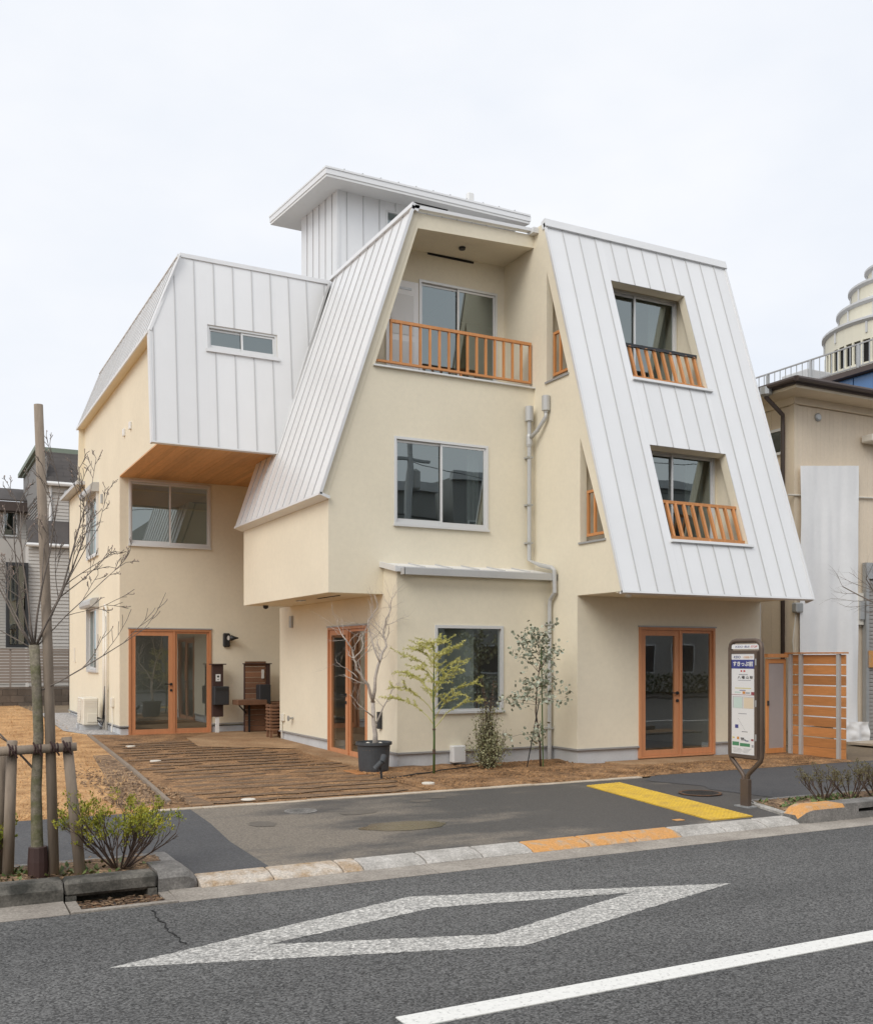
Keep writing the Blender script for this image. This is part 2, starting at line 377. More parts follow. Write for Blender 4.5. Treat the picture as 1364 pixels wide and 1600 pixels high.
class MB:
    def __init__(s): s.v = []; s.f = []
    def add(s, vs, fs):
        b = len(s.v); s.v += [Vector(v) for v in vs]; s.f += [tuple(i + b for i in f) for f in fs]; return s
    def box(s, x0, x1, y0, y1, z0, z1, P=None):
        c = [(x0, y0, z0), (x1, y0, z0), (x1, y1, z0), (x0, y1, z0), (x0, y0, z1), (x1, y0, z1), (x1, y1, z1), (x0, y1, z1)]
        if P: c = [P(*q) for q in c]
        return s.add(c, [(0, 3, 2, 1), (4, 5, 6, 7), (0, 1, 5, 4), (1, 2, 6, 5), (2, 3, 7, 6), (3, 0, 4, 7)])
    def bev(s, x0, x1, y0, y1, z0, z1, b, P=None):
        """box with chamfered long top and side edges"""
        bm = bmesh.new()
        bmesh.ops.create_cube(bm, size=1)
        for v in bm.verts:
            v.co = Vector(((x0 + x1) / 2 + v.co.x * (x1 - x0), (y0 + y1) / 2 + v.co.y * (y1 - y0), (z0 + z1) / 2 + v.co.z * (z1 - z0)))
        bmesh.ops.bevel(bm, geom=bm.edges[:], offset=b, segments=1, affect='EDGES')
        bm.verts.index_update()
        vs = [P(*v.co) if P else v.co.copy() for v in bm.verts]
        fs = [tuple(v.index for v in f.verts) for f in bm.faces]
        bm.free()
        return s.add(vs, fs)
    def prism(s, poly, P, d0, d1):
        """extrude a simple 2D polygon between depths d0 and d1 (P maps (a,b,d) to space)"""
        n = len(poly)
        vs = [P(a, b, d0) for a, b in poly] + [P(a, b, d1) for a, b in poly]
        fs = []
        tri = tessellate_polygon([[Vector((a, b, 0)) for a, b in poly]])
        for t in tri:
            fs.append(tuple(t)); fs.append(tuple(i + n for i in reversed(t)))
        for i in range(n):
            j = (i + 1) % n
            fs.append((i, j, j + n, i + n))
        return s.add(vs, fs)
    def holed(s, outer, holes, P, d0, d1):
        loops = [outer] + holes
        flat = [q for l in loops for q in l]
        n = len(flat)
        vs = [P(a, b, d0) for a, b in flat] + [P(a, b, d1) for a, b in flat]
        fs = []
        for t in tessellate_polygon([[Vector((a, b, 0)) for a, b in l] for l in loops]):
            fs.append(tuple(t)); fs.append(tuple(i + n for i in reversed(t)))
        o = 0
        for l in loops:
            m = len(l)
            for i in range(m):
                a, b = o + i, o + (i + 1) % m
                fs.append((a, b, b + n, a + n))
            o += m
        return s.add(vs, fs)
    def bar(s, p, q, w, h, up=(0, 0, 1)):
        p, q = Vector(p), Vector(q)
        d = (q - p).normalized()
        up = Vector(up)
        if abs(d.dot(up)) > 0.98: up = Vector((1, 0, 0))
        x = d.cross(up).normalized(); y = x.cross(d).normalized()
        c = []
        for e in (p, q):
            for i, j in ((-1, -1), (1, -1), (1, 1), (-1, 1)): c.append(e + x * (w / 2 * i) + y * (h / 2 * j))
        return s.add(c, [(3, 2, 1, 0), (4, 5, 6, 7), (0, 1, 5, 4), (1, 2, 6, 5), (2, 3, 7, 6), (3, 0, 4, 7)])
    def tube(s, pts, rad, n=8, cap=True):
        pts = [Vector(p) for p in pts]
        if not isinstance(rad, (list, tuple)): rad = [rad] * len(pts)
        b = len(s.v); prev = None
        for i, p in enumerate(pts):
            d = (pts[min(i + 1, len(pts) - 1)] - pts[max(i - 1, 0)]).normalized()
            if prev is None:
                prev = d.orthogonal().normalized()
            x = (prev - d * prev.dot(d))
            if x.length < 1e-5: x = d.orthogonal()
            x.normalize(); prev = x
            y = d.cross(x)
            for k in range(n):
                a = 2 * math.pi * k / n
                s.v.append(p + (x * math.cos(a) + y * math.sin(a)) * rad[i])
        for i in range(len(pts) - 1):
            for k in range(n):
                k2 = (k + 1) % n
                s.f.append((b + i * n + k, b + i * n + k2, b + (i + 1) * n + k2, b + (i + 1) * n + k))
        if cap:
            s.f.append(tuple(b + k for k in reversed(range(n))))
            e = b + (len(pts) - 1) * n
            s.f.append(tuple(e + k for k in range(n)))
        return s
    def lathe(s, c, prof, n=24, P=None):
        b = len(s.v); c = Vector(c)
        for r, z in prof:
            for k in range(n):
                a = 2 * math.pi * k / n
                q = (r * math.cos(a), r * math.sin(a), z)
                s.v.append(c + (P(*q) if P else Vector(q)))
        for i in range(len(prof) - 1):
            for k in range(n):
                k2 = (k + 1) % n
                s.f.append((b + i * n + k, b + i * n + k2, b + (i + 1) * n + k2, b + (i + 1) * n + k))
        s.f.append(tuple(b + k for k in reversed(range(n))))
        e = b + (len(prof) - 1) * n
        s.f.append(tuple(e + k for k in range(n)))
        return s
    def disc(s, c, r, n=24, ry=None, jit=0.0):
        b = len(s.v); c = Vector(c)
        for k in range(n):
            a = 2 * math.pi * k / n
            j = 1 + jit * mnoise.noise(Vector((math.cos(a) * 1.7 + c.x, math.sin(a) * 1.7 + c.y, 3)))
            s.v.append(c + Vector((r * j * math.cos(a), (ry or r) * j * math.sin(a), 0)))
        s.f.append(tuple(b + k for k in range(n)))
        return s
    def leafquad(s, p, d, w, size):
        """a pointed leaf along d with width direction w"""
        p = Vector(p)
        b = len(s.v)
        s.v += [p, p + d * (size * 0.45) + w * (size * 0.28), p + d * size, p + d * (size * 0.45) - w * (size * 0.28)]
        s.f.append((b, b + 1, b + 2, b + 3))
        return s
    def needle(s, p, d, w, size):
        p = Vector(p); b = len(s.v)
        s.v += [p, p + d * (size * 0.5) + w * (size * 0.13), p + d * size, p + d * (size * 0.5) - w * (size * 0.13)]
        s.f.append((b, b + 1, b + 2, b + 3))
        return s
    def roundleaf(s, p, d, w, size):
        p = Vector(p); b = len(s.v)
        for k in range(6):
            a = 2 * math.pi * k / 6
            s.v.append(p + d * (size * 0.5 * (1 - math.cos(a))) + w * (size * 0.46 * math.sin(a)))
        s.f.append(tuple(range(b, b + 6)))
        return s
    def build(s, name, mat, parent=None, smooth=False, fix=True):
        o0 = Vector((0, 0, 0))
        if parent is not None:
            r = parent
            while r.parent is not None: r = r.parent
            o0 = ORG.get(r.name, Vector((0, 0, 0)))
        me = bpy.data.meshes.new(name)
        me.from_pydata([v - o0 for v in s.v], [], s.f)
        if fix:
            bm = bmesh.new(); bm.from_mesh(me)
            bmesh.ops.recalc_face_normals(bm, faces=bm.faces)
            bm.to_mesh(me); bm.free()
        me.materials.append(M[mat] if isinstance(mat, str) else mat)
        if smooth:
            for p in me.polygons: p.use_smooth = True
        me.update()
        return link(bpy.data.objects.new(name, me), parent)

def box(name, x0, x1, y0, y1, z0, z1, mat, parent=None, b=0.0):
    m = MB()
    if b: m.bev(x0, x1, y0, y1, z0, z1, b)
    else: m.box(x0, x1, y0, y1, z0, z1)
    return m.build(name, mat, parent)
def struct(o):
    o['kind'] = 'structure'; return o
def stuffp(o):
    o['kind'] = 'stuff'; return o
def rect(x0, x1, y0, y1): return [(x0, y0), (x1, y0), (x1, y1), (x0, y1)]

def text(name, body, p, U, V, height, mat, parent, width=None, bold=0.0, shear=0.0):
    """flat lettering: p = left end of the baseline, U reading direction, V up"""
    cu = bpy.data.curves.new('lettering', 'FONT')
    cu.body = body; cu.size = 1.0; cu.offset = bold; cu.shear = shear; cu.resolution_u = 3
    o = bpy.data.objects.new('lettering', cu)
    COL.objects.link(o)
    dg = bpy.context.evaluated_depsgraph_get()
    me = bpy.data.meshes.new_from_object(o.evaluated_get(dg))
    bpy.data.objects.remove(o); bpy.data.curves.remove(cu)
    xs = [v.co.x for v in me.vertices]; ys = [v.co.y for v in me.vertices]
    x0, y0, dx, dy = min(xs), min(ys), max(xs) - min(xs), max(ys) - min(ys)
    sy = height / dy
    sx = (width / dx) if width else sy
    mb = MB()
    U, V, p = Vector(U), Vector(V), Vector(p)
    mb.v = [p + U * ((v.co.x - x0) * sx) + V * ((v.co.y - y0) * sy) for v in me.vertices]
    mb.f = [tuple(q.vertices) for q in me.polygons]
    bpy.data.meshes.remove(me)
    return mb.build(name, mat, parent, fix=False)

# ================================================================== GROUND, ROAD, FOOTWAY
def sheet(name, poly, z, mat, kind='structure', parent=None, sub=None):
    """flat polygon laid on the lot profile"""
    m = MB()
    m.v = [Vector((x, y, (gz(y) if y > 10.5 else 0) + z)) for x, y in poly]
    tri = tessellate_polygon([[Vector((a, b, 0)) for a, b in poly]])
    m.f = [tuple(t) for t in tri]
    o = m.build(name, mat, parent, fix=False)
    for p in o.data.polygons:
        if p.normal.z < 0: p.flip()
    if kind: o['kind'] = kind
    return o

gm = MB()
ys = [(-500, -0.16), (-7.6, -0.16), (7.2, -0.16), (7.45, -0.05), (10.55, -0.03), (10.62, -0.015), (12.5, -0.015), (40.5, 0.335), (800, 0.335)]
for i, (y, z) in enumerate(ys):
    gm.v += [Vector((-600, y, z)), Vector((700, y, z))]
gm.f = [(2 * i, 2 * i + 1, 2 * i + 3, 2 * i + 2) for i in range(len(ys) - 1)]
struct(gm.build('ground', 'ground', fix=False))

rd = struct(box('road', -120, 160, -7.0, 6.88, -0.30, -0.065, 'asphalt'))

# worn diamond ahead of a crossing: four painted arms laid on the road
DZ = -0.0634
dq_o = [(0.942, 5.60), (3.079, 6.305), (5.362, 5.583), (3.144, 4.923)]
dq_i = [(1.842, 5.632), (3.097, 5.953), (4.514, 5.685), (3.121, 5.207)]
dmb = MB()
for k in range(4):
    n = 110
    for i in range(n + 1):
        t = i / n
        for q, sg in ((dq_o, 1), (dq_i, -1)):
            a_, b_ = q[k], q[(k + 1) % 4]
            x_, y_ = a_[0] + (b_[0] - a_[0]) * t, a_[1] + (b_[1] - a_[1]) * t
            e = min(1, 12 * t, 12 * (1 - t))
            dmb.v.append(Vector((x_ + e * .008 * mnoise.noise(Vector((x_ * 19, y_ * 19, sg))), y_ + e * (.010 * mnoise.noise(Vector((x_ * 27, y_ * 27, 4 + sg))) + .008 * mnoise.noise(Vector((x_ * 70, y_ * 70, sg)))), DZ)))
    b0 = k * 2 * (n + 1)
    for i in range(n): dmb.f.append((b0 + 2 * i, b0 + 2 * i + 1, b0 + 2 * i + 3, b0 + 2 * i + 2))
dm = struct(dmb.build('road_marking', 'roadpaint', fix=False))
bm0 = bmesh.new(); bm0.from_mesh(dm.data); bmesh.ops.remove_doubles(bm0, verts=bm0.verts, dist=.001); bm0.to_mesh(dm.data); bm0.free()
for p in dm.data.polygons:
    if p.normal.z < 0: p.flip()
tag(dm, 'worn white diamond outline painted on the asphalt', 'marking')
ln = struct(box('road_line', 1.985, 120, 4.06, 4.212, -0.0645, -0.0595, 'linepaint'))
tag(ln, 'solid white line along the road', 'marking')
# crack in the asphalt
ck = MB(); cp = [atz(u, v, -0.0605) for u, v in ((238, 1423), (247, 1436), (256, 1443), (263, 1454), (276, 1463), (281, 1470), (292, 1477))]
cq = []
for a, b in zip(cp[:-1], cp[1:]): cq += [a.lerp(b, t) + Vector((rng.uniform(-.012, .012), rng.uniform(-.012, .012), 0)) for t in (0, .25, .5, .75)]
for a, b in zip(cq[:-1], cq[1:]): ck.bar(a, b, 0.004 + 0.008 * rng.random(), 0.002)
struct(ck.build('road_crack', 'dark'))

# concrete gutter in cast lengths
gut = thing('gutter', 'concrete gutter between the road and the kerb', 'gutter', (0, 7.0, -0.06)); gut['kind'] = 'structure'
gx = [-8, -6, -4, -2, 0.0, 0.92]
for a, b in zip(gx[:-1], gx[1:]): MB().add([(a, 6.88, -0.062), (b - .006, 6.88, -0.062), (b - .006, 7.2, -0.046), (a, 7.2, -0.046), (a, 6.88, -.2), (b - .006, 6.88, -.2), (b - .006, 7.2, -.2), (a, 7.2, -.2)],
        [(0, 1, 2, 3), (0, 4, 5, 1), (1, 5, 6, 2), (2, 6, 7, 3), (3, 7, 4, 0)]).build('gutter_length', 'gutter', gut)
gx = [1.62] + [1.62 + 2.0 * k for k in range(1, 24)]
for a, b in zip(gx[:-1], gx[1:]): MB().add([(a, 6.88, -0.062), (b - .006, 6.88, -0.062), (b - .006, 7.2, -0.046), (a, 7.2, -0.046), (a, 6.88, -.2), (b - .006, 6.88, -.2), (b - .006, 7.2, -.2), (a, 7.2, -.2)],
        [(0, 1, 2, 3), (0, 4, 5, 1), (1, 5, 6, 2), (2, 6, 7, 3), (3, 7, 4, 0)]).build('gutter_length', 'gutter', gut)
# catch basin with a rusty grate
cb = thing('catch_basin', 'gutter inlet with a rusty leaf-choked grate below the mossy kerb', 'drain', (1.27, 7.04, -0.06))
MB().box(0.925, 1.615, 6.885, 6.945, -0.2, -0.054).box(0.925, 0.995, 6.945, 7.195, -0.2, -0.052).box(1.545, 1.615, 6.945, 7.195, -0.2, -0.052).build('concrete_frame', 'gutter', cb)
box('pit_floor', 0.99, 1.55, 6.94, 7.2, -0.2, -0.105, 'dark', cb)
for k in range(11):
    box('grate_bar', 1.0 + k * 0.05, 1.034 + k * 0.05, 6.947, 7.193, -0.085, -0.064, 'rust', cb)
lm = MB()
for k in range(260):
    p = Vector((rng.uniform(1.0, 1.54), rng.uniform(6.95, 7.19), rng.uniform(-0.072, -0.052)))
    a = rng.uniform(0, 6.28); d = Vector((math.cos(a), math.sin(a), rng.uniform(-.2, .2))); lm.leafquad(p, d, d.cross(Vector((0, 0, 1))).normalized(), rng.uniform(.02, .05))
stuffp(lm.build('fallen_leaves', 'litter', cb))

# footway
pv = sheet('footway', [(-60, 7.40), (90, 7.40), (90, 10.60), (-60, 10.60)], 0.0, 'pave')
sheet('asphalt_patch', [(-60, 7.41), (2.43, 7.41), (2.46, 8.6), (2.56, 9.6), (2.61, 10.6), (-60, 10.6)], 0.004, 'newasphalt')
# newer reinstated strip by the fence side
sheet('asphalt_reinstatement', [(8.75, 8.28), (60, 8.28), (60, 10.74), (8.9, 10.74), (8.45, 10.35), (8.75, 9.6), (8.60, 9.3)], 0.004, 'newasphalt')

# dropped kerb stones
kx = [1.842, 2.389, 2.942, 3.113, 3.658, 4.178, 4.664, 5.252, 5.761, 6.29, 6.832, 7.362, 7.80]
kset = thing('dropped_kerb', 'row of low kerb stones along the driveway crossing', 'kerb', (4.8, 7.3, 0)); kset['kind'] = 'structure'
for i, (a, b) in enumerate(zip(kx[:-1], kx[1:])):
    mt = 'kerborange' if i in (6, 7, 8) else ('kerbwarm' if i in (0, 1, 2) else 'kerb')
    j = rng.uniform(-.003, .003)
    m = MB()
    pr = [(7.165, -.1), (7.165, -.046 + j), (7.20, -.022 + j), (7.30, 0.002 + j), (7.40, 0.008 + j), (7.41, 0.003 + j), (7.41, -.1)]
    a += .005; b -= .005
    for x in (a, a + .012, b - .012, b):
        ins = 0.006 if x in (a, b) else 0
        m.v += [Vector((x, y, z - (ins if z > -.09 else 0))) for y, z in pr]
    n = len(pr)
    for s_ in range(3):
        for q in range(n):
            q2 = (q + 1) % n
            m.f.append((s_ * n + q, s_ * n + q2, s_ * n + n + q2, s_ * n + n + q))
    m.f.append(tuple(range(n))); m.f.append(tuple(3 * n + q for q in reversed(range(n))))
    m.build('kerb_stone', mt, kset)

def kerb_block(a, b, y0, y1, zt, mat, parent, lip=0.03, front=True):
    m = MB()
    pr = [(y0, -.12), (y0, zt - lip * 1.3), (y0 + lip, zt), (y1 - .01, zt), (y1, zt - .01), (y1, -.12)]
    n = len(pr)
    for x in (a + .004, a + .016, b - .016, b - .004):
        e = 0.008 if x in (a + .004, b - .004) else 0
        m.v += [Vector((x, y, z - (e if z > -.1 else 0))) for y, z in pr]
    for s_ in range(3):
        for q in range(n):
            q2 = (q + 1) % n
            m.f.append((s_ * n + q, s_ * n + q2, s_ * n + n + q2, s_ * n + n + q))
    m.f.append(tuple(range(n))); m.f.append(tuple(3 * n + q for q in reversed(range(n))))
    return m.build('kerb_stone', mat, parent)

# planter by the young tree
lp = thing('tree_planter', 'dark mossy concrete kerb round the tree strip', 'planter', (0.5, 7.5, 0)); lp['kind'] = 'structure'
for a, b in ((-3.0, -2.4), (-2.4, -1.8), (-1.8, -1.2), (-1.2, -.6), (-.6, 0.0), (0.0, 0.42), (0.42, 0.92)): kerb_block(a, b, 7.2, 7.40, 0.085, 'kerbdark', lp, 0.04)
m = MB()   # stone with the inlet slot
m.bev(0.925, 1.545, 7.2, 7.40, -.028, 0.085, 0.022).box(0.93, 1.0, 7.203, 7.40, -.12, -.02).box(1.48, 1.54, 7.203, 7.40, -.12, -.02).box(1.0, 1.48, 7.36, 7.40, -.12, -.02)
m.build('inlet_stone', 'kerbdark', lp)
m = MB()   # rounded end stone curving down to the dropped kerb
prof = []
N = 9
for k in range(N):
    t = k / (N - 1)
    x = 1.55 + 0.29 * t
    zt = 0.085 - 0.075 * max(0, (t - .62) / .38) ** 2.2
    y0 = 7.2 + 0.06 * max(0, (t - .55) / .45) ** 2
    prof.append([(x, y0, -.12), (x, y0, zt - .045), (x, y0 + .045, zt), (x, 7.62, zt), (x, 7.62, -.12)])
for r_ in prof: m.v += [Vector(q) for q in r_]
for k in range(N - 1):
    for q in range(5):
        q2 = (q + 1) % 5
        m.f.append((k * 5 + q, k * 5 + q2, k * 5 + 5 + q2, k * 5 + 5 + q))
m.f.append(tuple(range(5))); m.f.append(tuple((N - 1) * 5 + q for q in reversed(range(5))))
m.build('end_stone', 'kerbgrey', lp)
MB().box(1.70, 1.80, 7.62, 8.07, -.05, 0.05).build('return_kerb', 'kerbgrey', lp)
box('back_kerb', -3.0, 1.80, 8.07, 8.15, -.05, 0.048, 'kerbgrey', lp)
def lumpy(name, x0, x1, y0, y1, z, mat, nx, ny, amp, freq, kind=None, parent=None):
    m = MB()
    for j in range(ny + 1):
        for i in range(nx + 1):
            x, y = x0 + (x1 - x0) * i / nx, y0 + (y1 - y0) * j / ny
            e = 0 if (i in (0, nx) or j in (0, ny)) else 1
            m.v.append(Vector((x, y, (gz(y) if y > 10.5 else 0) + z + e * amp * (0.4 + mnoise.noise(Vector((x * freq, y * freq, 1.7)))))))
    for j in range(ny):
        for i in range(nx):
            a = j * (nx + 1) + i
            m.f.append((a, a + 1, a + nx + 2, a + nx + 1))
    o = m.build(name, mat, parent, smooth=True, fix=False)
    if kind: o['kind'] = kind
    return o
lumpy('planter_soil', -3.0, 1.72, 7.38, 8.08, 0.045, 'litter', 60, 12, 0.03, 4.0, 'structure')

# planter by the bus stop
rp = thing('hedge_planter', 'kerb round the hedge strip with an orange painted end', 'planter', (9, 7.6, 0)); rp['kind'] = 'structure'
m = MB(); prof = []
for k in range(N):
    t = k / (N - 1)
    x = 7.815 + 0.60 * t
    zt = 0.115 - 0.085 * max(0, (0.26 - t) / .26) ** 2
    y0 = 7.16 + 0.06 * max(0, (.26 - t) / .26) ** 2
    prof.append([(x, y0, -.12), (x, y0, zt - .035), (x, y0 + .03, zt), (x, 7.40, zt), (x, 7.40, -.12)])
for r_ in prof: m.v += [Vector(q) for q in r_]
for k in range(N - 1):
    for q in range(5):
        q2 = (q + 1) % 5
        m.f.append((k * 5 + q, k * 5 + q2, k * 5 + 5 + q2, k * 5 + 5 + q))
m.f.append(tuple(range(5))); m.f.append(tuple((N - 1) * 5 + q for q in reversed(range(5))))
o = m.build('end_stone', 'kerbgrey', rp)
o.data.materials.append(M['kerborange'])
for p in o.data.polygons:
    if p.center.z + ORG[rp.name].z > 0.0 and (p.normal.z > 0.3 or p.normal.x < -.5): p.material_index = 1
m = MB().box(8.42, 9.02, 7.16, 7.40, 0.055, 0.115).box(8.42, 8.62, 7.16, 7.40, -.12, 0.055).box(8.88, 9.02, 7.16, 7.40, -.12, .055).box(8.62, 8.88, 7.16, 7.40, -.12, 0.015).box(8.62, 8.88, 7.30, 7.40, 0.015, .055)
m.build('inlet_stone', 'kerbgrey', rp)
x = 9.02
while x < 14: kerb_block(x, x + .6, 7.16, 7.40, 0.115, 'kerbgrey', rp); x += .6
MB().bar((7.87, 7.42, 0.0), (8.17, 8.25, 0.0), 0.09, 0.05).build('return_kerb', 'kerb', rp)
box('back_kerb', 8.14, 15, 8.18, 8.25, -.05, 0.035, 'kerbgrey', rp)
m = MB().prism([(7.93, 7.40), (15, 7.40), (15, 8.2), (8.2, 8.2)], lambda a, b, d: Vector((a, b, d)), -0.05, 0.03)
struct(m.build('hedge_bed', 'litter'))

# concrete edging between footway and lot: cast lengths
ed = thing('lot_edging', 'pale concrete edging strip between the footway and the planted lot', 'edging', (5.5, 10.65, 0)); ed['kind'] = 'structure'
ex = [2.15, 2.75, 3.33, 3.93, 4.53, 5.12, 5.72, 6.32, 6.92, 7.52, 8.12, 8.62]
for a, b in zip(ex[:-1], ex[1:]):
    box('edging_length', a + .004, b - .004, 10.60, 10.70, -.06, 0.012 + rng.uniform(-.004, .004), 'edging', ed, 0.004)

# tactile paving: tiles with blister rows
tp = thing('tactile_paving', 'diagonal band of yellow blister tiles across the footway to the bus stop', 'tactile paving', (7.4, 8.9, 0)); tp['kind'] = 'structure'
A0, A1 = Vector((7.452, 10.253, 0)), Vector((8.02, 10.318, 0)); B0, B1 = Vector((6.953, 7.50, 0)), Vector((7.50, 7.50, 0))
def tpt(s_, t): return (A0.lerp(B0, t)).lerp(A1.lerp(B1, t), s_)
rows, cols = 9, 2
tm = None
for r_ in range(rows):
    for c_ in range(cols):
        p00 = tpt(c_ / cols, r_ / rows); ux = (tpt((c_ + 1) / cols, r_ / rows) - p00); uy = tpt(c_ / cols, (r_ + 1) / rows) - p00
        m = MB()
        g = .006
        P = lambda a, b, d, p00=p00, ux=ux, uy=uy: p00 + ux * a + uy * b + Vector((0, 0, d))
        m.box(.008, .992, .008, .992, -.02, 0.012, P)
        for i in range(5):
            for j in range(5):
                ca, cb_ = .1 + .2 * i, .1 + .2 * j
                b0 = len(m.v)
                for rr, zz in ((.062, .012), (.038, .017)):
                    for da, db in ((-1, -.5), (-.5, -1), (.5, -1), (1, -.5), (1, .5), (.5, 1), (-.5, 1), (-1, .5)):
                        m.v.append(P(ca + rr * da, cb_ + rr * db, zz))
                for q in range(8): m.f.append((b0 + q, b0 + (q + 1) % 8, b0 + 8 + (q + 1) % 8, b0 + 8 + q))
                m.f.append(tuple(b0 + 8 + q for q in range(8)))
        m.build('tactile_tile', 'yellow', tp)
# stray orange tile fragment
MB().bev(6.64, 6.74, 7.64, 7.72, 0.002, 0.008, .002).build('tactile_fragment', 'kerborange', tp)

def manhole(name, label, c, r, ring, lid):
    t = thing(name, label, 'manhole', c)
    MB().lathe(c, [(r * 1.0, 0.004), (r, 0.012), (r * .86, 0.012), (r * .86, 0.002)], 32).build('rim', ring, t)
    m = MB().lathe(c, [(r * .84, 0.002), (r * .84, 0.009)], 32)
    m.build('cover', lid, t)
    k = MB()
    for i in range(-5, 6):
        for j in range(-5, 6):
            x, y = i * r * .145 + (j % 2) * r * .07, j * r * .145
            if x * x + y * y < (r * .74) ** 2: k.box(c[0] + x - r * .045, c[0] + x + r * .045, c[1] + y - r * .045, c[1] + y + r * .045, c[2] + .009, c[2] + .012)
    stuffp(k.build('cover_studs', lid, t))
    return t
manhole('manhole_cover', 'round iron manhole cover with a rusty ring beside the yellow tiles', (8.22, 9.06, 0.004), 0.25, 'rust', 'iron')
manhole('manhole_cover', 'small dark manhole cover in the worn footway near the lot edging', (3.60, 9.95, -0.004), 0.17, 'kerbgrey', 'kerbgrey')
pd = MB().disc((4.14, 8.62, 0.0035), 0.42, 48, 0.25, 0.22).build('puddle', 'puddle', fix=False)
struct(pd)
pd2 = MB()
for c, rx, ry in (((3.0, 9.35, .003), .16, .22), ((4.1, 9.6, .003), .25, .16), ((5.05, 10.05, .003), .16, .12), ((5.35, 10.2, .003), .12, .09)):
    pd2.disc(c, rx * .8, 40, ry * .8, 0.25)
struct(pd2.build('damp_patches', mk('damp asphalt', (0.135, 0.118, 0.098), 0.7, mottle=(6, .2), grain=(60, .25)), fix=False))

# ------------------------------------------------------------------ the lot: dry lawn, ribbed yard, beds
sheet('dry_lawn', [(-40, 10.62), (2.2, 10.62), (2.46, 11.2), (2.72, 14.6), (3.05, 20.6), (2.75, 21.5), (2.85, 27.5), (2.7, 32), (-40, 32)], 0.002, 'straw')
sheet('litter_strip', [(2.0, 10.9), (2.50, 11.2), (2.72, 14.6), (2.80, 16.6), (2.55, 16.6), (2.3, 14), (1.9, 12.0)], 0.006, 'litter')
sheet('gravel_strip', [(3.05, 20.5), (3.66, 20.2), (3.66, 27.3), (2.9, 27.3), (2.75, 21.6)], 0.006, 'gravel')
yard = sheet('yard', [(2.2, 10.70), (8.85, 10.70), (12.9, 10.72), (13.3, 12.6), (12.4, 12.6), (8.9, 13.6), (7.6, 20.3), (3.0, 20.6), (2.72, 14.6), (2.46, 11.2)], 0.0, 'soil')
# the soil itself is lumpy
lumpy('soil_bed', 5.55, 8.95, 10.70, 13.1, 0.004, 'soil', 80, 60, 0.045, 2.6, 'structure')
lumpy('soil_bed', 8.9, 12.9, 10.76, 12.4, 0.004, 'soil', 80, 40, 0.03, 2.6, 'structure')
# trodden pale soil by the doors
sheet('trodden_soil', [(4.4, 17.3), (5.4, 16.6), (6.2, 15.9), (6.2, 18.4), (7.3, 18.6), (7.3, 20.1), (5.5, 20.1), (4.6, 19.0)], 0.012, 'sand')
struct(MB().prism([(5.72, 13.35), (6.16, 13.35), (6.16, 16.1), (5.74, 16.1), (5.70, 14.6)], lambda a, b, d: Vector((a, b, d + gz(b))), -.05, .022).build('door_slab', 'sand'))
struct(MB().prism([(9.35, 11.86), (9.9, 11.70), (10.8, 11.74), (11.85, 11.62), (11.9, 12.32), (9.3, 12.32)], lambda a, b, d: Vector((a, b, d)), -.05, .030).build('door_slab', 'sand'))
# dark paving strips, ragged where soil lies over them
def strip(y, xa, xb, w, rag, z=0.010):
    m = MB(); n = max(4, int((xb - xa) / 0.09)); top = []; bot = []
    for i in range(n + 1):
        x = xa + (xb - xa) * i / n
        yy = y + 0.035 * mnoise.noise(Vector((x * .5, y * 2, 5)))
        e = min(1, i / 2 + .25, (n - i) / 2 + .25)
        top.append((x, yy + e * w * .5 * (1 + rag * mnoise.noise(Vector((x * 3.1, y * 5, 0))))))
        bot.append((x, yy - e * w * .5 * (1 + rag * mnoise.noise(Vector((x * 3.1, y * 5, 9))))))
    m.v = [Vector((a, b, gz(b) + z)) for a, b in bot] + [Vector((a, b, gz(b) + z)) for a, b in top]
    k = len(bot)
    m.f = [(i, i + 1, k + i + 1, k + i) for i in range(k - 1)]
    return m.build('paving_strip', 'strip', yard, fix=False)
y = 10.98
while y < 18.6:
    left = 2.72 + (y - 11) * 0.045 + rng.uniform(-.1, .25)
    right = (5.55 if y < 13.0 else 5.65) + rng.uniform(-.35, .1)
    if y > 15.6: right = min(right, 5.5 - (y - 15.6) * .33 + rng.uniform(-.2, .2))
    if rng.random() < .6 and y < 17.5:
        c = rng.uniform(left + .6, right - .6); g = rng.uniform(.05, .3)
        strip(y, left, c - g, 0.21, 0.8); strip(y + rng.uniform(-.03, .03), c + g, right, 0.21, 0.8)
    else: strip(y, left, right, 0.20, 0.9)
    y += 0.385
# flat dark slab at the lot corner
MB().prism([(2.66, 10.80), (2.92, 10.79), (2.90, 11.4), (2.86, 12.0), (2.74, 12.05), (2.72, 11.5)], lambda a, b, d: Vector((a, b, d)), -.02, 0.012).build('paving_slab', 'strip', yard)
MB().bar((2.50, 11.1, 0.02), (2.74, 14.5, 0.045), 0.05, 0.05).bar((2.74, 14.5, 0.045), (3.04, 20.3, 0.11), 0.05, 0.05).build('timber_edging', 'stake', yard)
for i, (u, v, lab) in enumerate(((204, 1170.6, 'white round drain cap in the ribbed yard nearest the glazed door'), (243, 1191, 'white round drain cap between two dark strips, middle one of the ribbed yard'),
                     (388, 1247, 'white round drain cap near the pale edging'), (669, 1224, 'white round drain cap in the soil before the thin sapling'))):
    p = atz(u, v, 0.03); p = Vector((p.x, p.y, gz(p.y) + .012 + (.02 if i == 3 else 0)))
    o = MB().lathe(p, [(.082, -.03), (.082, .003), (.07, .007), (.02, .008)], 20).build('drain_cap', 'offwhite')
    tag(o, lab, 'drain cap', 'drain caps in the lot')
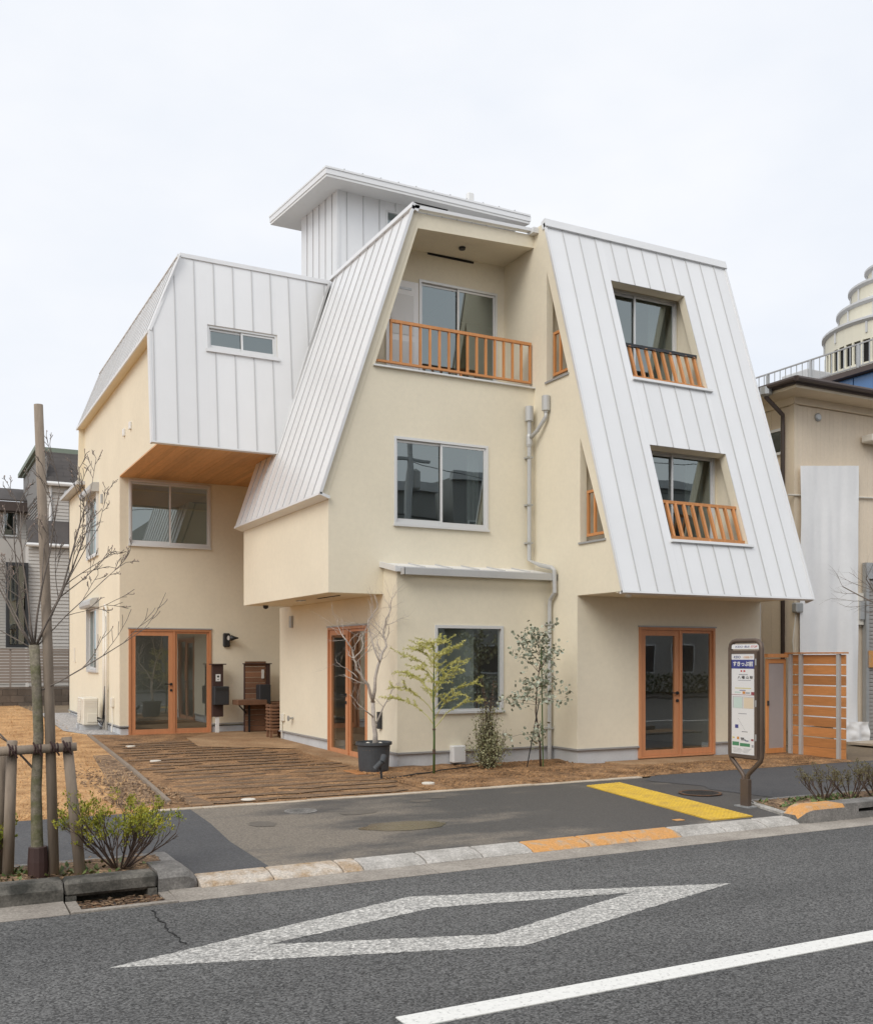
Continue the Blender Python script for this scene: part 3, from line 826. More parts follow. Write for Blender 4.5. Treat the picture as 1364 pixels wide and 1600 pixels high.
# crumbs of soil, chips and straw lying loose on the lot
def crumbs(name, label, n, spots, mat, lo, hi, R):
    m = MB()
    for k in range(n):
        x, y, z = spots(R)
        r = R.uniform(lo, hi); b = len(m.v); a = R.uniform(0, 6.28)
        for q in range(4):
            t = a + q * 1.571 + R.uniform(-.4, .4); m.v.append(Vector((x + math.cos(t) * r * R.uniform(.6, 1.3), y + math.sin(t) * r * R.uniform(.6, 1.3), z)))
        m.v.append(Vector((x + R.uniform(-.3, .3) * r, y + R.uniform(-.3, .3) * r, z + r * R.uniform(.5, 1.0))))
        m.f += [(b, b + 1, b + 4), (b + 1, b + 2, b + 4), (b + 2, b + 3, b + 4), (b + 3, b, b + 4)]
    return tag(m.build(name, mat, fix=False), label, 'soil', kind='stuff')
RC = random.Random(77)
def in_yard(R):
    y = 10.75 + 8.5 * R.random() ** 1.4; return R.uniform(2.6 + (y - 11) * .05, 5.7), y, gz(y) + .004
def in_bed(R):
    if R.random() < .65: return R.uniform(5.5, 8.9), R.uniform(10.74, 13.0), .022
    return R.uniform(8.9, 12.7), R.uniform(10.8, 11.75), .016
crumbs('soil_crumbs', 'loose brown crumbs of soil scattered over the ribbed yard', 1500, in_yard, 'soil', .006, .018, RC)
crumbs('soil_crumbs', 'loose brown crumbs of soil scattered over the planting bed', 3800, in_bed, 'soil', .008, .028, RC)
crumbs('wood_chips', 'pale chips strewn along the edge of the dry lawn', 900, lambda R: (R.uniform(1.9, 2.75), 10.9 + 5.5 * R.random(), .02), 'litter', .012, .035, RC)
# blades of dry grass
bl = MB()
for k in range(7000):
    x, y = rng.uniform(0.2, 3.0), 10.66 + 20 * rng.random() ** 1.8
    if x > 2.35 + (y - 11) * .05: continue
    h = rng.uniform(.02, .07); a = rng.uniform(0, 6.28)
    d = Vector((math.cos(a) * .8, math.sin(a) * .8, .6)).normalized(); w = d.cross(Vector((0, 0, 1))).normalized()
    p = Vector((x, y, gz(y))); b = len(bl.v)
    bl.v += [p - w * .004, p + w * .004, p + d * h * 1.6]; bl.f.append((b, b + 1, b + 2))
tag(bl.build('dry_grass', 'blade', fix=False), 'short straw coloured dry grass on the open lot', 'grass', kind='stuff')

# ================================================================== THE HOUSE
H = thing('house', 'cream three storey house with slanted silver standing seam roofs and orange timber doors', 'house', (7.5, 14, 0))
XC, YM, YB, XG, YG = 8.80, 13.51, 13.04, 6.17, 12.33          # inner corner, middle front, bay front, door wall, shop front
XR = 12.49
def PXZ(y0): return lambda a, b, d: Vector((a, y0 + d, b))       # wall facing -Y: a=X, b=Z, d inward
def PYZ(x0): return lambda a, b, d: Vector((x0 + d, a, b))       # wall facing -X: a=Y, b=Z, d inward
def wall(outer, holes, P, d0, d1, mat='stucco', name='wall', parent=H):
    return MB().holed(outer, holes, P, d0, d1).build(name, mat, parent)

# slanted planes
KC = 0.3318
def slopeC(a, b, d):            # right block, leaning front: a=X, b=Z, d outward
    n = Vector((0, -1, KC)).normalized()
    return Vector((a, 11.255 + KC * (b - 2.524), b)) + n * d
KL = 0.3366
def slopeL(a, b, d):            # middle block, leaning side: a=Y, b=Z, d outward (to -X)
    n = Vector((-1, 0, KL)).normalized()
    return Vector((5.173 + KL * (b - 3.945), a, b)) + n * d
KW = 0.104
def slopeW(a, b, d):            # wing front, leaning a little back: a=X, b=Z, d outward
    n = Vector((0, -1, KW)).normalized()
    return Vector((a, 16.55 + KW * (b - 5.12), b)) + n * d
KS = (3.98 - 3.455) / (8.32 - 6.95)
def slopeS(a, b, d):            # wing side mansard: a=Y, b=Z
    n = Vector((-1, 0, KS)).normalized()
    return Vector((3.455 + KS * (b - 6.95), a, b)) + n * d

def clad(outline, seams, holes, P, th=0.012, rib=(0.010, 0.014), parent=H, ends=True):
    """sheet metal bays between standing seams; each bay and each seam its own piece"""
    xs = [p[0] for p in outline]
    bounds = [min(xs)] + [s for s in seams if min(xs) + .03 < s < max(xs) - .03] + [max(xs)]
    for a, b in zip(bounds[:-1], bounds[1:]):
        polys = [clip(clip(outline, -1, 0, -a), 1, 0, b)]
        for h in holes:
            polys = [q for p in polys for q in minus(p, h)]
        for p in polys:
            if abs(area(p)) < 2e-4: continue
            lift = rng.uniform(-.0015, .0015)
            MB().prism(p, P, 0.0, th + lift).build('metal_panel', 'metal', parent)
    for s in bounds[1:-1]:
        seg = clip(clip(outline, -1, 0, -s + 1e-4), 1, 0, s + 1e-4)
        if len(seg) < 3: continue
        lo, hi = min(p[1] for p in seg), max(p[1] for p in seg)
        ivs = [(lo, hi)]
        for h in holes:
            if h[0] - .005 < s < h[1] + .005:
                ivs = [q for (l, u) in ivs for q in ((l, min(u, h[2])), (max(l, h[3]), u)) if q[1] - q[0] > .02]
        for l, u in ivs:
            m = MB(); w = rib[0] / 2
            m.box(s - w, s + w, l + .004, u - .004, th - .004, th + rib[1], P)
            m.build('standing_seam', 'seam', parent)

def window(P, w, h, name='window', sashes=2, sill=True, fw=0.038, glass='glass', mat='alu', split=0.5, proud=0.018, curtain=None):
    """P(a,b,d): a along the wall, b up, d inward from the wall face"""
    m = MB()
    m.box(0, fw, 0, h, -proud, .07, P).box(w - fw, w, 0, h, -proud, .07, P).box(fw, w - fw, h - fw, h, -proud, .07, P).box(fw, w - fw, 0, fw, -proud, .07, P)
    win = m.build(name, mat, H)
    if sashes == 2:
        c = w * split
        for i, (a, b, d) in enumerate(((fw, c + .022, .030), (c - .022, w - fw, .004))):
            s = MB(); t = .034
            lo, hi = fw + .004, h - fw - .004
            s.box(a, a + t, lo, hi, d, d + .022, P).box(b - t, b, lo, hi, d, d + .022, P).box(a + t, b - t, hi - t, hi, d, d + .022, P).box(a + t, b - t, lo, lo + t * (1.7 if i == 0 else 1.2), d, d + .022, P)
            s.build('sash', mat, win)
            g = MB(); g.add([P(a + t, lo + t, d + .011), P(b - t, lo + t, d + .011), P(b - t, hi - t, d + .011), P(a + t, hi - t, d + .011)], [(0, 1, 2, 3)])
            g.build('glass_pane', glass, win, fix=False)
    else:
        MB().add([P(fw, fw, .03), P(w - fw, fw, .03), P(w - fw, h - fw, .03), P(fw, h - fw, .03)], [(0, 1, 2, 3)]).build('glass_pane', glass, win, fix=False)
    if sill:
        MB().box(-.012, w + .012, -.022, .012, -.045, .0, P).build('sill', mat, win)
    if curtain:
        for a0, a1 in curtain:
            m = MB(); n = 30
            for i in range(n + 1):
                a = a0 + (a1 - a0) * i / n
                d = .22 + .025 * math.sin(i * 1.9)
                m.v += [P(a, .02, d), P(a, h - .02, d)]
            m.f = [(2 * i, 2 * i + 2, 2 * i + 3, 2 * i + 1) for i in range(n)]
            m.build('curtain', 'curtain', win, smooth=True, fix=False)
    return win

def door(P, w, h, leaf_w, handle_at=None, flip=False, mid=None):
    """orange framed glazed pair: leaf on one side, fixed light on the other"""
    fw, t = .042, .085
    m = MB()
    m.box(0, fw, 0, h, -.02, .10, P).box(w - fw, w, 0, h, -.02, .10, P).box(fw, w - fw, h - fw, h, -.02, .10, P).box(leaf_w, leaf_w + fw * .9, .03, h - fw, -.012, .09, P)
    d = m.build('door', 'doorwood', H)
    MB().box(fw, w - fw, 0, .03, -.03, .10, P).build('threshold', 'doorwood', d)
    # leaf
    a, b = fw + .004, leaf_w - .004
    lo, hi = .032, h - fw - .004
    s = MB().box(a, a + t, lo, hi, .0, .045, P).box(b - t, b, lo, hi, .0, .045, P).box(a + t, b - t, hi - t, hi, .0, .045, P).box(a + t, b - t, lo, lo + t * 1.0, .0, .045, P)
    s.build('door_leaf', 'doorwood', d)
    MB().add([P(a + t, lo + t, .022), P(b - t, lo + t, .022), P(b - t, hi - t, .022), P(a + t, hi - t, .022)], [(0, 1, 2, 3)]).build('glass_pane', 'doorglass', d, fix=False)
    # fixed light
    a2, b2, t2 = leaf_w + fw * .9 + .003, w - fw - .003, .04
    s = MB().box(a2, a2 + t2, lo, hi, .012, .045, P).box(b2 - t2, b2, lo, hi, .012, .045, P).box(a2 + t2, b2 - t2, hi - t2, hi, .012, .045, P).box(a2 + t2, b2 - t2, lo, lo + t, .012, .045, P)
    s.build('fixed_light', 'doorwood', d)
    MB().add([P(a2 + t2, lo + t, .028), P(b2 - t2, lo + t, .028), P(b2 - t2, hi - t2, .028), P(a2 + t2, hi - t2, .028)], [(0, 1, 2, 3)]).build('glass_pane', 'doorglass', d, fix=False)
    # lever handle and lock
    hx, hz = b - t * .45, 1.0
    MB().lathe(P(hx, hz, -.004), [(.028, 0), (.028, .012)], 14, lambda x, y, z: P(x, y, -z) - P(0, 0, 0)).bar(P(hx, hz, -.045), P(hx - .13, hz + .004, -.045), .016, .018).bar(P(hx, hz, -.0), P(hx, hz, -.052), .016, .016).build('handle', 'black', d)
    MB().lathe(P(hx, hz - .12, -.004), [(.026, 0), (.026, .014)], 14, lambda x, y, z: P(x, y, -z) - P(0, 0, 0)).build('lock', 'black', d)
    # drip flashing above
    MB().box(-.015, w + .015, h, h + .022, -.035, .0, P).build('drip_flashing', 'drip', d)
    return d

def rail(Pt, Pb, posts, rw=.045, ph=.032, mat='cedar', topmat='cedar', label=None):
    """balcony rail: top and bottom rails given as point pairs, balusters at fractions"""
    Pt = [Vector(p) for p in Pt]; Pb = [Vector(p) for p in Pb]
    t = MB().bar(Pt[0], Pt[1], rw, rw).build('balcony_rail', topmat, H)
    if label: t['label'] = label
    MB().bar(Pb[0], Pb[1], rw, ph).build('bottom_rail', mat, t)
    for f in posts:
        a, b = Pt[0].lerp(Pt[1], f), Pb[0].lerp(Pb[1], f)
        d = (a - b).normalized()
        MB().bar(b + d * .012, a - d * .02, .034, .034, (1, 0, 0)).build('baluster', mat, t)
    return t

# ---------------- middle block front
mid_outer = [(5.305, 2.54), (XC, 2.54), (XC, 5.895), (6.03, 5.895), (6.735, 8.04), (XC, 8.13), (XC, 8.33), (6.70, 8.27), (5.305, 3.95)]
W2 = (6.34, 7.948, 3.575, 4.885)
wall(mid_outer, [rect(*W2)], PXZ(YM), 0, 0.14)
window(lambda a, b, d: Vector((W2[0] + a, YM + d, W2[2] + b)), W2[1] - W2[0], W2[3] - W2[2], curtain=[(1.36, 1.56)])
# loggia: floor, ceiling, back wall, slanted side
LB = 14.42
box('loggia_floor', 5.95, XC, YM + .14, LB, 5.75, 5.88, 'kerbgrey', H)
MB().prism([(6.70, 8.10), (XC, 8.14), (XC, 8.26), (6.72, 8.24)], PXZ(YM + .14), 0, LB - YM - .14).build('loggia_ceiling', 'stucco', H)
wall([(5.9, 5.88), (XC, 5.88), (XC, 8.14), (6.6, 8.1)], [rect(7.21, 8.66, 5.93, 7.66)], PXZ(LB), 0, .12, name='loggia_wall')
window(lambda a, b, d: Vector((7.21 + a, LB + d, 5.93 + b)), 1.45, 1.73, sill=False)
MB().prism([(5.88, 5.88), (5.99, 5.88), (6.71, 8.1), (6.60, 8.1)], PXZ(YM + .14), 0, LB - YM - .14).build('loggia_wall', 'stucco', H)
dr = box('loggia_door', 6.62, 7.185, LB - .035, LB - .002, 5.90, 7.58, mk('bright white enamel', (.9, .9, .9), .4), H)
box('door_panel', 6.70, 7.10, LB - .045, LB - .036, 6.05, 6.62, 'white', dr, .004); box('door_panel', 6.70, 7.10, LB - .045, LB - .036, 6.72, 7.36, 'white', dr, .004)
box('door_slot', 6.74, 7.06, LB - .042, LB - .034, 7.44, 7.47, 'steel', dr)
box('vent_hood', 6.66, 6.86, LB - .10, LB - .002, 7.70, 7.90, 'white', H, .02)
_a, _b, _c = atz(668, 395, 8.105), atz(741, 408, 8.115), atz(722, 388, 8.10)
box('vent_slot', _a.x, _b.x, (_a.y + _b.y) / 2, (_a.y + _b.y) / 2 + .04, 8.085, 8.115, 'dark', H)
MB().lathe((_c.x, _c.y, 8.085), [(.05, 0), (.055, .03), (.055, .05)], 18).build('downlight', 'black', H)
MB().box(6.0, XC - .002, YM - .05, YM + .16, 5.878, 5.902).build('loggia_sill', 'alu', H)
lr = rail(((6.30, YM + .05, 6.60), (XC - .03, YM + .05, 6.60)), ((6.05, YM + .05, 5.985), (XC - .03, YM + .05, 5.985)), [], label='orange rail along the front of the loggia')
for k in range(16):
    x = 6.315 + k * (XC - .045 - 6.315) / 15
    MB().box(x - .017, x + .017, YM + .035, YM + .068, 5.985, 6.60).build('baluster', 'cedar', lr)
for x in (7.5,):
    MB().box(x - .015, x + .015, YM + .04, YM + .07, 5.90, 5.985).build('rail_foot', 'cedar', lr)
# eave coping over the middle front
MB().bar((6.655, YM - .02, 8.325), (XC + .01, YM - .02, 8.385), .10, .05).build('eave_coping', 'flashing', H)
MB().box(8.70, 8.86, YM - .14, YM + .05, 8.315, 8.40).build('gutter_outlet', 'flashing', H)

# overhanging box of the middle block
wall(rect(YM + .14, 17.64, 2.54, 3.96), [], PYZ(5.305), 0, .12)
wall([(5.31, 2.54), (6.4, 2.54), (6.4, 5.1), (5.72, 5.1), (5.33, 3.93), (5.31, 3.9)], [], PXZ(17.64), -.1, 0)
MB().box(5.31, 6.165, YM + .005, 17.63, 2.535, 2.60).build('soffit', 'stucco', H)
box('vent_slot', 5.66, 5.69, 14.0, 14.9, 2.526, 2.537, 'dark', H)
box('vent_plate', 5.58, 5.66, 15.4, 15.65, 2.520, 2.537, 'steel', H)
MB().lathe((5.62, 17.35, 2.47), [(.012, 0), (.045, .02), (.05, .065)], 14).build('dome_camera', 'black', H)

# leaning side roof of the middle block: 13 bays
seamsL = [13.46 + .327 * k for k in range(1, 14)]
clad(rect(13.465, 16.60, 3.945, 8.33), seamsL, [], slopeL)
clad(rect(16.60, 17.70, 3.945, 5.125), [16.73, 17.05, 17.38], [], slopeL)
MB().holed(rect(13.50, 17.66, 3.93, 5.12), [], slopeL, -.12, -.002).holed(rect(13.50, 16.62, 5.12, 8.30), [], slopeL, -.12, -.002).build('roof_deck', 'stucco', H)
MB().prism(rect(13.44, 13.475, 3.93, 8.33), slopeL, -.012, .034).build('verge_flashing', 'flashing', H)
MB().prism(rect(13.44, 16.72, 8.28, 8.37), slopeL, -.08, .05).build('ridge_flashing', 'flashing', H)
MB().prism(rect(13.44, 17.72, 3.915, 3.955), slopeL, -.14, .02).build('eave_flashing', 'flashing', H)

# ground floor: door wall and bay
DW = (14.10, 15.71, 0.005, 2.10)
wall([(YB, .24), (DW[0], .24), (DW[0], DW[3]), (DW[1], DW[3]), (DW[1], .24), (18.2, .24), (18.2, 2.54), (YM, 2.54), (YM, 2.96), (YB, 2.86)],
     [], PYZ(XG), 0, .14)
door(lambda a, b, d: Vector((XG + d, DW[1] - a, DW[2] + b)), DW[1] - DW[0], DW[3] - DW[2], .83)
BW = (6.774, 7.94, .80, 2.08)
wall(rect(XG + .14, XC, .24, 2.86), [rect(*BW)], PXZ(YB), 0, .14)
window(lambda a, b, d: Vector((BW[0] + a, YB + d, BW[2] + b)), BW[1] - BW[0], BW[3] - BW[2], sashes=1, fw=.045)
MB().add([(6.83, YB + .16, .86), (7.52, YB + .16, .86), (7.52, YB + .16, 2.03), (6.83, YB + .16, 2.03)], [(0, 1, 2, 3)]).build('reflection_panel', mk('pale reflection panel', (.62, .61, .56), .8, mottle=(4, .06)), H, fix=False)  # added pale panel standing in for a reflection in the bay glass
box('reflection_panel_rail', 6.82, 7.53, YB + .15, YB + .17, .84, .865, 'alu', H)
# bay roof: folded metal with a gutter
PB = lambda a, b, d: Vector((a, b, 2.885 + (b - 12.98) * .19 + d))
bx = [6.13, 6.58, 7.03, 7.48, 7.93, 8.38, 8.79]
for a, b in zip(bx[:-1], bx[1:]):
    MB().prism(rect(a, b, 12.96, YM), PB, 0, .012 + rng.uniform(0, .003)).build('metal_panel', 'metal', H)
for a in bx[1:-1]: MB().prism(rect(a - .008, a + .008, 12.965, YM), PB, .012, .034).build('standing_seam', 'seam', H)
MB().prism(rect(6.10, 6.14, 12.95, YM), PB, -.05, .03).build('verge_flashing', 'flashing', H)
MB().box(6.13, 8.80, 12.955, 12.975, 2.83, 2.905).build('fascia', 'flashing', H)
g = MB().box(6.19, 8.80, 12.845, 12.95, 2.785, 2.80).box(6.19, 8.80, 12.84, 12.852, 2.785, 2.88).box(6.185, 6.20, 12.84, 12.95, 2.785, 2.88).box(8.785, 8.802, 12.84, 12.95, 2.785, 2.88)
g.build('gutter', 'pipe', H)
# plinths and drip edges
def plinth(x0, x1, y0, y1, zb=-.1):
    box('plinth', x0, x1, y0, y1, zb, .215, 'plinth', H)
plinth(XG + .02, XC + .02, YB + .02, YB + .3)
MB().box(XG - .02, XC + .02, YB - .022, YB + .02, .215, .24).build('drip_edge', 'drip', H)
plinth(XG + .02, XG + .3, YB + .3, DW[0]); plinth(XG + .02, XG + .3, DW[1], 18.19)
box('drip_edge', XG - .022, XG + .02, YB + .02, DW[0] - .002, .215, .24, 'drip', H); box('drip_edge', XG - .022, XG + .02, DW[1] + .002, 18.2, .215, .24, 'drip', H)
wall(rect(XG + .14, 9.0, 0, 5.2), [], PXZ(18.2), -.1, 0)            # end of the ground floor towards the alcove
box('socket_box', XG - .05, XG, 17.9, 18.0, .42, .56, 'offwhite', H, .008)
MB().tube([(XG - .02, 18.02, .45), (XG - .02, 18.03, .10)], .014, 6).build('cable', 'offwhite', H)
MB().lathe((XG - .005, 17.45, .50), [(.02, 0), (.02, .08), (.05, .08), (.05, .095)], 14, lambda x, y, z: Vector((-z, y, x))).build('tap', 'steel', H)
box('wall_fitting', XG - .05, XG, 17.45, 17.55, 2.15, 2.36, 'steel', H, .006)
box('meter_box', 7.02, 7.235, YB - .12, YB + .005, .06, .31, 'white', H, .012)
MB().box(XG - .055, XG, 13.55, 13.63, .55, .80).build('intercom', 'charcoal', H)

# ---------------- right block
slit1 = [(13.15, 5.90), (13.15, 7.64), (12.56, 5.90)]
slit2 = [(12.262, 3.305), (12.262, 4.87), (11.645, 3.305)]
slitP = lambda poly: [(a, b) for a, b in poly]
wall([(YG, .24), (14.62, .24), (14.62, 8.42), (13.23, 8.42), (11.29, 2.53), (YG, 2.53)], [slit1, slit2], PYZ(XC), 0, .12)
for (ya, yb, z) in ((12.54, 13.17, 5.90), (11.63, 12.28, 3.305)):
    box('slit_sill', XC - .025, XC + .13, ya, yb, z - .025, z + .004, 'drip', H)
for (ya, yb, zt, zb, n) in ((12.76, 13.06, 6.64, 6.0, 2), (11.90, 12.18, 4.05, 3.41, 2)):
    t = MB().bar((XC + .08, ya, zt), (XC + .08, yb, zt), .04, .04).build('balcony_rail', 'cedar', H)
    MB().bar((XC + .08, ya - .19, zb), (XC + .08, yb, zb), .04, .04).build('bottom_rail', 'cedar', t)
    MB().bar((XC + .08, ya - .17, zb), (XC + .08, ya, zt), .036, .036, (1, 0, 0)).build('baluster', 'cedar', t)
    for k in range(n):
        y = yb - .02 - k * .165
        MB().box(XC + .062, XC + .098, y - .018, y + .018, zb, zt).build('baluster', 'cedar', t)
OU, OL = (9.875, 11.39, 5.905, 7.61), (9.895, 11.42, 3.32, 4.82)
seamsC = [XC + .302 + .3135 * k for k in range(11)]
clad(rect(XC - .005, XR + .02, 2.53, 8.42), seamsC, [OU, OL], slopeC)
MB().holed(rect(XC + .005, XR, 2.55, 8.40), [rect(*OU), rect(*OL)], slopeC, -.14, -.002).build('roof_deck', 'stucco', H)
MB().prism(rect(XC - .02, XR + .04, 8.33, 8.46), slopeC, -.06, .05).build('ridge_flashing', 'flashing', H)
MB().prism(rect(XC - .02, XC + .012, 2.50, 8.40), slopeC, -.012, .028).build('verge_flashing', 'flashing', H)
MB().prism(rect(XR + .0, XR + .035, 2.50, 8.40), slopeC, -.14, .03).build('verge_flashing', 'flashing', H)
MB().prism(rect(XC - .02, XR + .035, 2.505, 2.535), slopeC, -.05, .02).build('eave_flashing', 'flashing', H)
# right end wall, back, roofs
wall([(YG, 0), (17.5, 0), (17.5, 8.42), (13.30, 8.42), (11.33, 2.53), (YG, 2.53)], [], PYZ(XR), -.12, 0)  # unseen depth set short so sky light reaches the neighbour's side wall
box('wall', 11.2, XR - .121, 17.4, 17.5, 0, 8.38, 'stucco', H)
box('wall', 11.1, 11.2, 17.5, 21.9, 0, 8.2, 'stucco', H)
box('flat_roof', XC + .02, 11.2, 17.5, 22, 8.20, 8.33, 'seam', H)
box('flat_roof', XC + .02, XR - .125, 13.3, 17.39, 8.20, 8.38, 'seam', H)
box('flat_roof', 6.70, XC, 13.75, 22, 8.20, 8.33, 'seam', H)
box('wall', XG, 11.2, 21.9, 22.0, 0, 8.19, 'stucco', H)
# soffit, shop front
MB().box(XC + .005, XR - .005, 11.30, YG, 2.525, 2.56).build('soffit', 'stucco', H)
box('vent_slot', 9.9, 10.9, 11.62, 11.65, 2.516, 2.527, 'dark', H)
MB().lathe((8.98, 11.36, 2.45), [(.014, 0), (.045, .02), (.055, .05), (.055, .078)], 14).build('dome_camera', 'offwhite', H)
DC = (9.95, 11.49, 0.045, 2.075)
wall([(XC + .12, .24), (DC[0], .24), (DC[0], DC[3]), (DC[1], DC[3]), (DC[1], .24), (XR - .12, .24), (XR - .12, 2.525), (XC + .12, 2.525)], [], PXZ(YG), 0, .14)
door(lambda a, b, d: Vector((DC[0] + a, YG + d, DC[2] + b)), DC[1] - DC[0], DC[3] - DC[2], .80)
plinth(XC + .02, DC[0], YG + .02, YG + .3); plinth(DC[1], XR - .02, YG + .02, YG + .3); plinth(XC + .02, XC + .3, YG + .3, YB + .02)
box('drip_edge', XC - .022, DC[0] - .002, YG - .022, YG + .02, .215, .24, 'drip', H); box('drip_edge', DC[1] + .002, XR + .02, YG - .022, YG + .02, .215, .24, 'drip', H)
MB().box(XC - .022, XC + .02, YG + .02, YB - .024, .215, .24).build('drip_edge', 'drip', H)
MB().tube([(XR + .05, YG + .08, 2.5), (XR + .05, YG + .08, 0.0)], .032, 10).build('downpipe', 'pipe', H)

# balconies behind the leaning front
def balcony(O, yw, zf, zc, wx0, wx1, railmat):
    box('balcony_floor', XC + .12, XR - .12, 11.255 + KC * (zf - 2.524) + .15, yw, zf - .12, zf - .01, 'kerbgrey', H)
    box('balcony_ceiling', XC + .12, XR - .12, 11.255 + KC * (zc - 2.524) + .14, yw + .1, zc, zc + .1, 'stucco', H)
    wall(rect(XC + .12, XR - .12, zf - .1, zc), [rect(wx0, wx1, zf + .02, zc - .03)], PXZ(yw), 0, .10, name='balcony_wall')
    window(lambda a, b, d: Vector((wx0 + a, yw + d, zf + .02 + b)), wx1 - wx0, zc - .05 - zf, sill=False, split=.42, curtain=[(wx1 - wx0 - .42, wx1 - wx0 - .05)])
    wall([(yw, zf), (yw, zc), (11.255 + KC * (zc - 2.524) + .15, zc), (11.255 + KC * (zf - 2.524) + .15, zf)], [], PYZ(O[1] + .09), 0, .08, name='balcony_wall')
    # sill and leaning rail
    MB().box(O[0] - .03, O[1] + .06, O[2] - .035, O[2] + .005, -.13, .055, lambda a, b, d: slopeC(a, b, d)).build('opening_sill', 'alu', H)
    zt, zb = zf + .645, zf + .09
    t = MB().bar(slopeC(O[0] + .006, zt, -.07), slopeC(O[1] - .006, zt, -.07), .05, .045).build('balcony_rail', railmat, H)
    if railmat != 'cedar':
        t['label'] = 'dark covered top rail'
        MB().tube([slopeC(O[0] + .02 + i * .075, zt - .035 - .02 * math.sin(i * .9) ** 2, -.035) for i in range(20)], .009, 5).build('cable', 'black', t)
    MB().bar(slopeC(O[0] + .006, zb, -.07), slopeC(O[1] - .006, zb, -.07), .05, .045).build('bottom_rail', 'cedar', t)
    for k in range(9):
        x = O[0] + .135 + k * (O[1] - O[0] - .20) / 8
        MB().bar(slopeC(x, zb, -.07), slopeC(x, zt - .02, -.07), .045, .04, (1, 0, 0)).build('baluster', 'cedar', t)
    x = O[0] + .135 + 4.1 * (O[1] - O[0] - .20) / 8
    MB().bar(slopeC(x, zf + .0, -.07), slopeC(x, zb, -.07), .05, .04, (1, 0, 0)).build('rail_foot', 'cedar', t)
balcony(OU, 13.22, 5.90, 7.64, 9.97, 11.46, 'charcoal')
balcony(OL, 12.31, 3.315, 4.86, 9.99, 11.46, 'cedar')

# rain hoppers and downpipe in the inner corner
hp = MB()
dp = MB().tube([(8.66, 13.43, 5.36), (8.66, 13.43, 3.14), (8.71, 13.20, 3.05), (8.73, 12.90, 2.985), (8.735, 12.84, 2.94), (8.735, 12.83, 2.6), (8.735, 12.95, 2.5), (8.735, 12.97, 2.4), (8.735, 12.97, 0.02)], .034, 10)
dpo = dp.build('downpipe', 'pipe', H)
MB().lathe((8.66, 13.43, 5.33), [(.036, -.02), (.036, .0), (.066, .01), (.066, .235), (.060, .24)], 16).build('rain_hopper', 'pipe', dpo)
MB().lathe((8.74, 13.08, 5.43), [(.036, -.02), (.036, .0), (.066, .01), (.066, .235), (.060, .24)], 16).build('rain_hopper', 'pipe', dpo)
MB().tube([(8.74, 13.08, 5.43), (8.74, 13.08, 5.34), (8.70, 13.26, 5.16), (8.66, 13.43, 5.05)], .032, 10).build('pipe_branch', 'pipe', dpo, smooth=True)
MB().lathe((8.66, 13.43, 4.93), [(.04, 0), (.05, .04), (.05, .16), (.04, .2)], 12).build('pipe_joint', 'pipe', dpo)
for z in (4.75, 4.0, 3.4): MB().box(8.615, 8.705, 13.39, YM, z, z + .025).build('pipe_clip', 'steel', dpo)
for z in (2.1, 1.3, .5): MB().box(8.69, 8.78, 12.93, YB, z, z + .025).build('pipe_clip', 'steel', dpo)

# ---------------- wing at the back of the yard
XA, YA = 3.594, 20.15
GA = gz(YA)
SW1, SW2 = (22.62, 24.05, 1.30, 2.72), (22.62, 24.05, 3.83, 5.20)
wall([(YA, GA + .17), (27.2, GA + .17), (27.2, 5.60), (24.70, 5.60), (24.70, 6.95), (16.87, 6.95), (16.68, 5.135), (YA, 5.135)], [rect(*SW1), rect(*SW2)], PYZ(XA), 0, .14)
for s in (SW1, SW2):
    w = window(lambda a, b, d, s=s: Vector((XA + d, s[1] - a, s[2] + b)), s[1] - s[0], s[3] - s[2], proud=.05)
    o = MB().prism([(0, 0), (.17, 0), (.19, .05), (.19, .13), (.13, .19), (0, .20)], lambda a, b, d, s=s: Vector((XA - a, s[0] - .06 + d, s[3] - .02 + b)), 0, s[1] - s[0] + .12).build('shutter_box', 'pipe', w)
DA = (3.763, 5.385, GA - .02, 2.165)
WA = (3.763, 5.372, 3.80, 5.075)
wall([(XA + .14, GA + .17), (DA[0], GA + .17), (DA[0], DA[3]), (DA[1], DA[3]), (DA[1], GA + .17), (7.6, GA + .17), (7.6, 5.135), (XA + .14, 5.135)], [rect(*WA)], PXZ(YA), 0, .14)
window(lambda a, b, d: Vector((WA[0] + a, YA + d, WA[2] + b)), WA[1] - WA[0], WA[3] - WA[2], curtain=None)
door(lambda a, b, d: Vector((DA[0] + a, YA + d, DA[2] + b)), DA[1] - DA[0], DA[3] - DA[2], .86)
plinth(XA + .02, DA[0], YA + .02, YA + .3, 0); plinth(DA[1], 7.6, YA + .02, YA + .3, 0); plinth(XA + .02, XA + .3, YA + .3, 27.2, 0)
box('drip_edge', XA - .022, DA[0], YA - .022, YA + .02, GA + .155, GA + .18, 'drip', H); box('drip_edge', DA[1], 7.6, YA - .022, YA + .02, GA + .155, GA + .18, 'drip', H)
MB().box(XA - .022, XA + .02, YA + .02, 27.2, GA + .155, GA + .18).build('drip_edge', 'drip', H)
wall(rect(17.0, 22, 0, 5.1), [], PYZ(7.6), 0, .1)                    # alcove end
